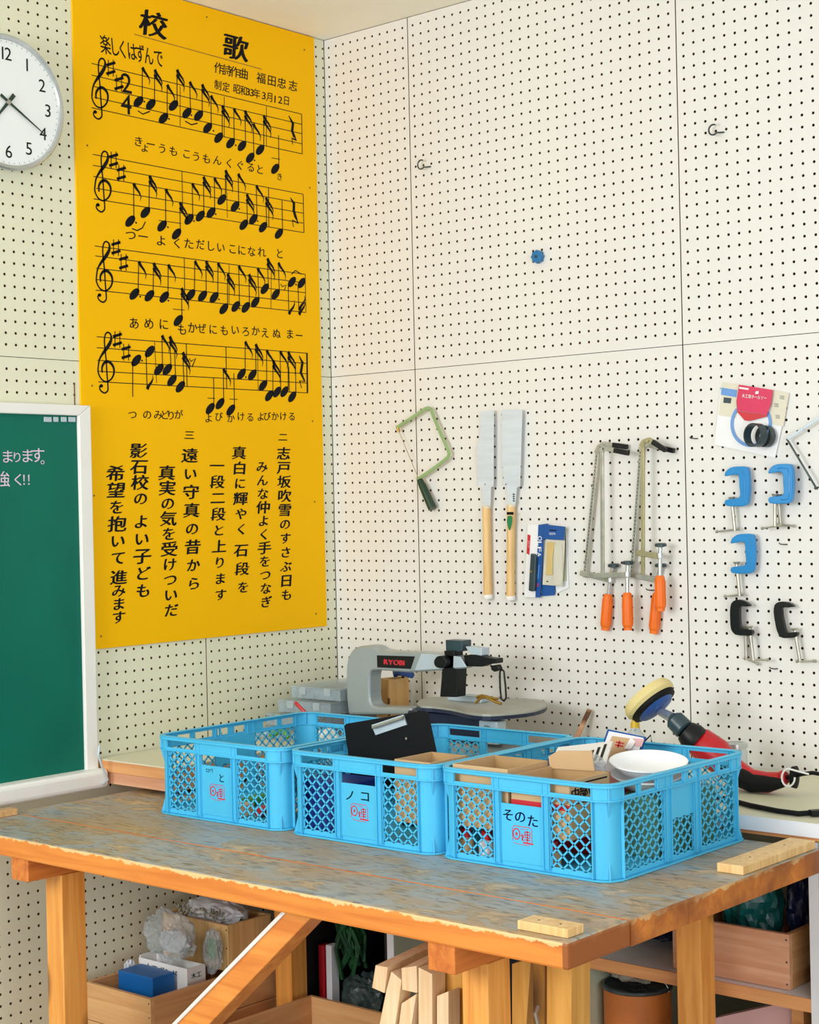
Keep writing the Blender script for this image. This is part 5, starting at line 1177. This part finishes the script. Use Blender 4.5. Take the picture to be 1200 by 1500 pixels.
# small things behind the crates
t_st = MB().bar((*[BW(836, 1064, -0.06)[0]], -0.07, CT), (BW(860, 1040, -0.02)[0] + .006, -0.016, BW(860, 1040, -0.03)[1]), 0.012, 0.006).build('wood_stick', cedar_p); tag(t_st, 'thin wooden stick leaning on the back wall', 'stick')
t = thing('glue_bottle', 'clear bottle with a yellow cap behind the right crate', 'bottle', (BW(930, 1080, -0.2)[0], -0.2, CT))
gx = BW(931, 1080, -0.2)[0]; gz = BW(931, 1068, -0.2)[1]
MB().lathe([(0.024, 0), (0.026, 0.01), (0.026, gz - CT - .02), (0.012, gz - CT), (0.012, gz - CT + .004)], (gx, -0.2, CT), (0, 0, 1), 20).build('bottle_body', glass_pl, t, smooth=True)
MB().lathe([(0.012, 0), (0.011, 0.012), (0.004, 0.024), (0.003, 0.03)], (gx, -0.2, gz + .004), (0, 0, 1), 16).build('cap', pack_yel, t, smooth=True)
MB().tube([(gx + .026, -0.2, gz - .03), (gx + .045, -0.2, gz - .012), (gx + .048, -0.2, gz - .03), (gx + .03, -0.2, gz - .05)], 0.002, 6).build('wire_loop', black_pl, t, smooth=True)
jx, jz = BW(1078, 1090, -0.13)
t = thing('glass_jar', 'jar with a flat silver lid on the counter behind the right crate', 'jar', (jx, -0.13, CT))
MB().lathe([(0.026, 0), (0.028, 0.01), (0.028, jz - CT - .02), (0.025, jz - CT - .008)], (jx, -0.13, CT), (0, 0, 1), 24).build('jar_body', glass_pl, t, smooth=True)
MB().lathe([(0.029, -.008), (0.029, 0.002), (0.024, 0.004), (0.012, 0.002)], (jx, -0.13, jz), (0, 0, 1), 24).build('lid', chrome, t, smooth=True)

# polisher
PY = -0.30
Q = lambda x, y, Y=PY: Vector((BW(x, y, Y)[0], Y, BW(x, y, Y)[1]))
po = thing('polisher', 'red and black electric polisher with a yellow foam pad', 'power tool', tuple(Q(1060, 1120) * Vector((1, 1, 0)) + Vector((0, 0, CT))) if False else (Q(1060, 1120).x, PY, CT))
ax = Vector((0.686, 0.034, -0.726)).normalized()
pc = Q(955, 1029)
MB().lathe([(0.050, -0.028), (0.062, -0.025), (0.068, -0.014), (0.068, -0.004), (0.061, 0.004)], pc, ax, 40).build('foam_pad', foam, po, smooth=True)
MB().lathe([(0.062, 0.004), (0.060, 0.012), (0.050, 0.016)], pc, ax, 40).build('hook_disc', black_rub, po, smooth=True)
MB().lathe([(0.049, 0.016), (0.043, 0.022), (0.020, 0.028)], pc, ax, 32).build('backing_plate', blue_pl, po, smooth=True)
nk0 = pc + ax * 0.026; nk1 = Q(986, 1052, PY - .02); nk2 = Q(1004, 1070, PY - .02); nk3 = Q(1022, 1086, PY - .01)
MB().tube([nk0, nk1], 0.011, 16, rr=[0.010, 0.013]).build('spindle', chrome, po, smooth=True)
MB().tube([nk1, nk1.lerp(nk2, .15), nk1.lerp(nk2, .9), nk2], 0.022, 20, rr=[0.018, 0.024, 0.025, 0.020]).build('gear_collar', graphite, po, smooth=True)
MB().tube([nk2, nk2.lerp(nk3, .5), nk3], 0.028, 20, rr=[0.026, 0.034, 0.034]).build('gear_housing', black_pl, po, smooth=True)
pts = [Q(1008, 1086), Q(1028, 1090), Q(1050, 1106), Q(1072, 1128), Q(1100, 1143), Q(1125, 1146), Q(1146, 1142)]
MB().tube(pts, 0.03, 20, rr=[0.018, 0.038, 0.040, 0.032, 0.026, 0.024, 0.018]).build('motor_body', red_pl, po, smooth=True)
pts = [Q(1050, 1116, PY - .016), Q(1075, 1134, PY - .016), Q(1102, 1147, PY - .014), Q(1126, 1148, PY - .012), Q(1147, 1146, PY - .010)]
MB().tube(pts, 0.022, 16, rr=[0.018, 0.023, 0.022, 0.019, 0.012]).build('rubber_grip', black_rub, po, smooth=True)
MB().lathe([(0.016, 0), (0.018, 0.008), (0.013, 0.016)], Q(1144, 1140), (1, 0, .2), 16).build('cord_socket', red_pl, po, smooth=True)
MB().tube([Q(1152, 1139), Q(1162, 1138, PY), Q(1175, 1134), Q(1190, 1132), Q(1215, 1136), Q(1250, 1150)], 0.0045, 8).build('cable', black_rub, po, smooth=True)
MB().lathe([(0.010, 0), (0.024, 0.004), (0.026, 0.014), (0.010, 0.018)], Q(1158, 1138, PY), (1, 0.2, 0), 16).build('plug_bundle', black_rub, po, smooth=True)
MB().tube([Q(1156 + 6 * math.cos(a) * 1.6 - 1, 1139 + 13 * math.sin(a), PY - .026) for a in [2 * PI * k / 16 for k in range(14)]] + [Q(1185, 1134, PY - .02)], 0.0022, 6).build('white_tie', paper, po, smooth=True)
fl_ = Vector((0, 0, 0))
cbl = MB().tube([(1.56, -0.42, CT + .006), (1.62, -0.45, CT + .006), (*HZ(1100, 1180, CT + .006), CT + .006), (*HZ(1140, 1188, CT + .006), CT + .006), (*HZ(1170, 1192, CT + .006), CT + .006), (*HZ(1200, 1190, CT + .006), CT + .006), (2.15, -0.48, CT + .006)], 0.0058, 8).build('power_cord', black_rub, smooth=True); tag(cbl, 'thick black power cord lying on the counter behind the right crate', 'cord')
MB().bar((*HZ(1187, 1191, CT + .008), CT + .008), (*HZ(1215, 1189, CT + .008), CT + .008), 0.016, 0.012, nrm=(0, 0, 1)).build('cord_joint', black_pl, cbl)

# ---------------------------------------------------------------- under the bench, left
def wooden_box(lab, x0, x1, y0, y1, z0, z1, ms, knobs=(), th=0.012, group=None):
    t = thing('wooden_box', lab, 'box', ((x0 + x1) / 2, (y0 + y1) / 2, z0), group)
    MB().box(x0, x1, y0, y0 + th, z0, z1).build('end_board', ms[0], t, bevel=0.001)
    MB().box(x0, x1, y1 - th, y1, z0, z1).build('end_board', ms[0], t, bevel=0.001)
    MB().box(x0, x0 + th, y0 + th, y1 - th, z0, z1).build('side_board', ms[1], t, bevel=0.001)
    MB().box(x1 - th, x1, y0 + th, y1 - th, z0, z1).build('side_board', ms[1], t, bevel=0.001)
    MB().box(x0 + th, x1 - th, y0 + th, y1 - th, z0, z0 + 0.006).build('bottom_board', ms[1], t)
    for kx, ky, kz in knobs: MB().lathe([(0.006, 0), (0.0055, 0.006), (0.011, 0.012), (0.012, 0.018), (0.008, 0.022)], (kx, ky, kz), (1, 0, 0), 16).build('knob', tin, t, smooth=True)
    for zz_ in (z0 + 0.012, (z0 + z1) / 2, z1 - 0.012): MB().lathe([(0.0022, 0), (0.0022, 0.0005)], (x1 - 0.006, y0, zz_), (0, -1, 0), 8).build('nail_head', tin, t)
    return t
wooden_box('lower of two stacked cedar boxes at the left under the bench', 0.075, 0.335, -1.045, -0.61, 0.075, 0.185, (cedar_x, cedar))
wooden_box('upper of two stacked cedar boxes under the bench, with two knobs on its side', 0.075, 0.335, -1.045, -0.61, 0.187, 0.281, (cedar_x, cedar), knobs=((0.335, -0.93, 0.222), (0.335, -0.74, 0.226)))
for (x0, x1, y0, y1) in ((0.06, 0.35, -1.05, -0.61),):
    o = thing('low_stand', 'low pine stand under the stacked cedar boxes', 'stand', (0.2, -0.83, 0))
    MB().box(x0, x1, y0, y1, 0.055, 0.074).build('stand_top', cedar, o)
    for sx in (x0 + .01, x1 - .04):
        for sy in (y0 + .01, y1 - .04): MB().box(sx, sx + .03, sy, sy + .03, 0, 0.055).build('leg', cedar, o)
wooden_box('small pale wooden box set on the back of the upper cedar box', 0.062, 0.318, -0.768, -0.612, 0.2825, 0.402, (beech, beech), th=0.010)
o = crumple(MB(), (0.19, -0.69, 0.408), (0.100, 0.058, 0.036), 5, 0.18).build('screw_bag', bag_w, smooth=False); tag(o, 'white plastic bag of screws filling the small pale wooden box', 'bag')
sb_ = MB(); rnd = random.Random(4)
for k in range(60):
    x, y = rnd.uniform(0.10, 0.27), rnd.uniform(-0.758, -0.73); z = 0.402 + rnd.uniform(0, .016); a = rnd.uniform(0, PI)
    sb_.bar((x, y, z), (x + .014 * math.cos(a), y, z + .014 * math.sin(a)), .0035, .0035, nrm=(0, -1, 0))
sb_.build('loose_screws', nickel, o, kind='stuff')
t = thing('blue_box', 'flat blue cardboard box lying on the upper cedar box', 'box', (0.22, -0.98, 0.19))
z0b = 0.245; P0, P1, P2, P3_ = [HZ(x, y, z0b + 0.055) for x, y in ((173, 1422), (222, 1436), (257, 1422), (205, 1410))]
# flat block from the photographed corners
bq = [HZ(173, 1421, 0.300), HZ(223, 1433, 0.300), HZ(256, 1424, 0.300), HZ(207, 1411, 0.300)]
MB().prism(bq, FZ(0), 0.248, 0.300).build('box_lid', boxblue, t, bevel=0.002)
MB().prism([(x * .96 + .04 * bq[0][0], y * .96 + .04 * bq[0][1]) for x, y in bq], FZ(0), 0.1935, 0.2475).build('box_base', boxblue, t)
t = thing('printed_carton', 'white carton with green printing behind the flat blue box', 'box', (0.19, -0.86, 0.2))
cx0, cx1, cy0, cy1 = 0.10, 0.29, -0.885, -0.826
MB().box(cx0, cx1, cy0, cy0 + .003, 0.194, 0.312).build('front_side', paper, t)
MB().box(cx1 - .003, cx1, cy0 + .003, cy1, 0.194, 0.312).build('right_side', paper, t)
MB().box(cx0, cx0 + .003, cy0 + .003, cy1, 0.194, 0.318).build('left_side', paper, t)
MB().box(cx0, cx1, cy1, cy1 + .003, 0.194, 0.31).build('back_side', paper, t)
w_ = MB(); gp = mat('green_print_ink', (20, 110, 70))
word(w_, '木工ボンド', lambda a, b, c: (a, cy0 - 0.0006, b), 0.19, 0.292, 0, 0.026, 0.02, 0.04); word(w_, '木工', lambda a, b, c: (cx1 + .0006, a, b), -0.855, 0.29, 0, 0.018, 0.016, 0.04)
w_.build('green_print', gp, t, kind='stuff')
bg_t = tag(crumple(MB(), (0.19, -0.856, 0.375), (0.078, 0.040, 0.062), 21, 0.40, 4).build('clear_bag', bag_m, smooth=False), 'large crumpled clear bag rising from the printed carton', 'bag')
crumple(MB(), (0.205, -0.852, 0.36), (0.05, 0.02, 0.03), 8, 0.4).build('inner_bag', bag_w, bg_t, smooth=False)
o = tag(crumple(MB(), (0.290, -0.796, 0.340), (0.030, 0.018, 0.052), 31, 0.35).build('clear_bag', bag_m, smooth=False), 'smaller clear bag with green contents beside the pale box', 'bag')
crumple(MB(), (0.290, -0.798, 0.345), (0.015, 0.009, 0.028), 33, 0.4).build('green_contents', green_pl, o, smooth=False)
o = tag(crumple(MB(), (0.100, -0.915, 0.272), (0.010, 0.020, 0.040), 41, 0.4).build('white_bag', bag_w, smooth=False), 'crumpled white bag at the left end of the upper cedar box', 'bag')
# low box in the middle and things behind
wooden_box('low wide pine box on the floor between the bench legs', 0.47, 0.90, -0.96, -0.62, 0.10, 0.215, (cedar_x, cedar))
o = thing('low_stand', 'low stand under the wide pine box', 'stand', (0.68, -0.8, 0)); MB().box(0.46, 0.91, -0.97, -0.61, 0.08, 0.099).build('stand_top', cedar, o)
for sx in (.48, .86):
    for sy in (-.96, -.65): MB().box(sx, sx + .03, sy, sy + .03, 0, 0.08).build('leg', cedar, o)
dk = mat('darkening_panel', (30, 26, 24), 0.7, var=0.1)  # shade put into the panel colour of a cubby added to darken this corner
t = thing('darkening_cabinet', 'added open cubby with near-black panels, darkening the space under the counter beside the left wall', 'cabinet', (0.5, -0.3, 0))
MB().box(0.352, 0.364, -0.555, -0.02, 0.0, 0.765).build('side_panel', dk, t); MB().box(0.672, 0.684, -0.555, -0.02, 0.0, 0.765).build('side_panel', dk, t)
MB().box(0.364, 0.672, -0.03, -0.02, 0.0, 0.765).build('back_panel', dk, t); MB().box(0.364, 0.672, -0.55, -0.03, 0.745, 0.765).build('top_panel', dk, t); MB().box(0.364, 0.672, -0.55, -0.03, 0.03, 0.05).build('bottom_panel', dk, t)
o = crumple(MB(), (0.50, -0.43, 0.150), (0.075, 0.07, 0.080), 51, 0.35).build('grey_bag', bag_g, smooth=False); tag(o, 'crumpled grey green plastic bag in the dark cubby behind the bench leg', 'bag')
o = crumple(MB(), (0.625, -0.30, 0.115), (0.033, 0.06, 0.050), 52, 0.35).build('grey_bag', bag_g, smooth=False); tag(o, 'smaller grey bag at the right side of the dark cubby', 'bag')
for q_, (px_, lb) in enumerate(((474, 'upright red and white packet at the left in the dark cubby'), (485, 'second red and white packet in the dark cubby'))):
    a, b = BW(px_, 1400, -0.51); tag(MB().box(a - .010, a + .010, -0.52, -0.49, 0.051, b + .03).build('upright_packet', pack_red if q_ == 0 else pack_white, bevel=0.002), lb, 'packet')
t = thing('blue_bin', 'dusty blue bin beside the ends of the stacked timber', 'bin', (1.02, -0.75, 0))
MB().box(0.95, 1.10, -0.82, -0.66, 0.0, 0.27).build('bin_body', bluebin, t, bevel=0.004); MB().box(0.945, 1.105, -0.825, -0.655, 0.27, 0.285).build('bin_rim', bluebin, t, bevel=0.002)
for k in range(6): MB().box(0.965 + k * 0.021, 0.982 + k * 0.021, -0.81, -0.67, 0.2855, 0.300 + 0.004 * (k % 3)).build('sheet_bundle', bag_g, t)
t = thing('tool_box', 'dark blue tool box on the floor of the middle cabinet', 'tool box', (1.02, -0.3, .06))
MB().box(0.86, 1.20, -0.44, -0.20, 0.061, 0.36).build('body', mat('dark_blue_metal', (30, 44, 62), 0.4, 0.3, var=0.2), t, bevel=0.006); MB().box(0.855, 1.205, -0.445, -0.195, 0.361, 0.40).build('lid', navy, t, bevel=0.006)
for xx in (0.95, 1.11): MB().box(xx, xx + .02, -0.452, -0.446, 0.34, 0.385).build('latch', nickel, t)
MB().tube([(0.96, -0.32, 0.40), (0.96, -0.32, 0.43), (1.10, -0.32, 0.43), (1.10, -0.32, 0.40)], 0.006, 8).build('carry_handle', nickel, t, smooth=True)
gn = MB(); rnd = random.Random(9); ga, gz_ = BW(512, 1372, -0.48)
for k in range(22):
    x, y = ga + rnd.uniform(-.03, .04), rnd.uniform(-0.50, -0.45); z = gz_ + rnd.uniform(0.0, 0.07)
    gn.tube([(x, y, z), (x + rnd.uniform(-.03, .03), y + rnd.uniform(-.02, .02), z - rnd.uniform(.03, .06)), (x + rnd.uniform(-.02, .03), y, z - rnd.uniform(.07, .12))], 0.006, 5)
gn.build('netting_strands', green_net, None)
gno = bpy.data.objects['netting_strands']; gno.name = 'green_netting'; tag(gno, 'tangle of green netting hanging in the dark cubby', 'netting'); gno['kind'] = 'stuff'
# ---------------------------------------------------------------- stacked timber
def timber(lab, pts, Y, depth, m=raw, dz=0.0, dx=0.0, name='timber_offcut'):
    P = [BW(x, y, Y) for x, y in pts]; n = len(P)
    vs = [(x, Y, z) for x, z in P] + [(x + dx, Y + depth, z + dz) for x, z in P]
    ar = sum(P[i][0] * P[(i + 1) % n][1] - P[(i + 1) % n][0] * P[i][1] for i in range(n))
    if ar < 0: idx = list(range(n - 1, -1, -1))
    else: idx = list(range(n))
    vs = [vs[i] for i in idx] + [vs[n + i] for i in idx]
    fs = [tuple(range(n)), tuple(range(2 * n - 1, n - 1, -1))] + [(i, n + i, n + (i + 1) % n, (i + 1) % n) for i in range(n)]
    o = MB().add(vs, fs).build(name, m, bevel=0.001); return tag(o, lab, 'timber', 'timber stored under the bench')
YT = -1.30
timber('uppermost timber end at the left of the stack, tilted', [(550, 1414), (568, 1417), (563, 1455), (545, 1447)], YT, 0.34, raw, 0.03)
timber('squared timber end between the two sloping planks of the stack', [(588, 1418), (610, 1415), (611, 1455), (589, 1450)], YT, 0.34, raw, 0.03, 0.0)
timber('tall timber end with a slanted top in the middle of the stack', [(613, 1417), (633, 1427), (633, 1520), (613, 1520)], YT, 0.04, raw)
timber('plank leaning at the far left of the timber stack', [(573, 1423), (588, 1436), (584, 1468), (576, 1520), (552, 1520), (566, 1450)], YT + 0.0, 0.035, raw)
timber('short plank leaning below the squared timber end', [(588, 1470), (610, 1456), (606, 1480), (600, 1520), (582, 1520)], YT, 0.035, raw)
timber('honey coloured board behind the tall timber end', [(646, 1427), (680, 1423), (680, 1520), (646, 1520)], YT + 0.045, 0.03, raw_y)
timber('pale narrow plank in front of the honey board', [(640, 1459), (657, 1452), (657, 1520), (640, 1520)], YT + 0.004, 0.035, raw)
timber('wide board standing just right of the front right bench leg', [(750, 1412), (778, 1404), (770, 1520), (750, 1520)], -1.16, 0.02, raw_y)
timber('dark sided board leaning behind the narrow upright', [(778, 1404), (793, 1401), (776, 1520), (758, 1520)], -1.10, 0.03, pine)
timber('narrow upright post left of the corner post', [(781, 1401), (798, 1404), (798, 1520), (781, 1520)], -1.22, 0.05, raw_y)
timber('broad upright post under the front right bench corner', [(801, 1404), (837, 1410), (837, 1520), (801, 1520)], -1.25, 0.06, raw_y)
o = MB(); a, b = BW(789, 1482, -1.24); o.tube([(a, -1.24, b + .01), (a, -1.25, b), (a + .004, -1.245, b - .03)], 0.004, 8); tag(o.build('small_clamp', nickel, smooth=True), 'small metal clip on the narrow upright post', 'clip')

# ---------------------------------------------------------------- right cabinet contents
SZ = 0.437
f = BW(1157, 1440, -0.535)
x1 = f[0]; wb = wooden_box('cedar box with dark knots in the right hand cabinet', 1.52, x1, -0.535, -0.28, SZ + 0.001, SZ + 0.001 + 0.118, (cedar_p, cedar), th=0.012)
o = crumple(MB(), (1.645, -0.40, SZ + 0.14), (0.07, 0.06, 0.10), 61, 0.2).build('printed_bag', teal_dark, smooth=False); tag(o, 'teal printed plastic bag standing in the cedar box', 'bag')
o = crumple(MB(), (1.755, -0.37, SZ + 0.13), (0.030, 0.045, 0.085), 62, 0.25).build('blue_bag', navy_bag, smooth=False); tag(o, 'dark blue plastic bag at the right in the cedar box', 'bag')
o = crumple(MB(), (1.405, -0.36, SZ + 0.045), (0.070, 0.08, 0.030), 63, 0.35).build('blue_bag', navy_bag, smooth=False); tag(o, 'dark blue crumpled bag lying on the shelf left of the cedar box', 'bag')
def paint_can(lab, x, y, z, r, h, m):
    t = thing('paint_can', lab, 'can', (x, y, z))
    MB().lathe([(r, 0), (r, h)], (x, y, z), (0, 0, 1), 32).build('can_body', m, t, smooth=True)
    MB().lathe([(r + .002, h), (r + .004, h + .002), (r + .004, h + .008), (r - .002, h + .010), (r - .006, h + .004), (r - .012, h + .004)], (x, y, z), (0, 0, 1), 32).build('can_rim', tin, t, smooth=True)
    MB().tube([(x + (r + .0022) * math.cos(a), y + 0.1 * r, z + h + r * .50 * math.sin(a)) for a in [PI * k / 16 for k in range(17)]], 0.0018, 6).build('wire_handle', chrome, t, smooth=True)
    return t
cx_, cz_ = 1.384, BW(945, 1440, -0.475)[1]
t = thing('low_stand', 'low block shelf lifting the two paint cans', 'stand', (1.5, -0.4, .06)); MB().box(1.31, 1.52, -0.52, -0.20, 0.061, 0.165).build('stand_top', cedar, t)
paint_can('orange labelled paint can with a rag on its lid', cx_, -0.475, 0.166, 0.078, cz_ - 0.166 - 0.012, rust)
cx2, cz2 = BW(1012, 1495, -0.46)
o = crumple(MB(), (cx_ - 0.002, -0.497, cz_ + 0.018), (0.048, 0.022, 0.014), 71, 0.5).build('rag', cloth, smooth=False); tag(o, 'dirty folded rag lying on the paint can lid', 'rag')
o = crumple(MB(), (cx_ + 0.040, -0.540, cz_ + 0.010), (0.028, 0.012, 0.009), 73, 0.4).build('work_glove', black_rub, smooth=False); tag(o, 'black rubber glove beside the rag on the paint can', 'glove')
t = thing('pink_board', 'pale pink lidded box in the lower part of the right cabinet', 'box', (1.72, -0.40, 0.06))
Pk = [BW(1051, 1491, -0.46), BW(1130, 1470, -0.46), BW(1165, 1466, -0.46), BW(1165, 1540, -0.46), BW(1051, 1540, -0.46)]
MB().prism([BW(1046, 1492, -0.47), BW(1163, 1466, -0.47), (BW(1163, 1466, -0.47)[0], 0.061), (BW(1046, 1492, -0.47)[0], 0.061)], FB(), 0.44, 0.47).build('front_board', pink, t)
MB().box(BW(1166, 1466, -0.47)[0], BW(1186, 1466, -0.47)[0] - .004, -0.49, -0.2, 0.061, 0.405).build('side_board', shelf_or, t)
o = crumple(MB(), (1.70, -0.36, 0.18), (0.045, 0.04, 0.095), 74, 0.2).build('orange_packet', card, smooth=False); tag(o, 'small tan packet behind the pink board', 'packet')
# cord at the tray corner
tag(MB().tube([(0.064, *LW(146, 1092, 0.064)), (0.068, *LW(144, 1106, 0.068)), (0.07, *LW(150, 1124, 0.07)), (0.07, *LW(158, 1142, 0.07)), (0.066, *LW(150, 1149, 0.066))], 0.003, 8).build('tray_cord', silver_lt, smooth=True), 'pale grey cord looped round the end of the chalk tray', 'cord')
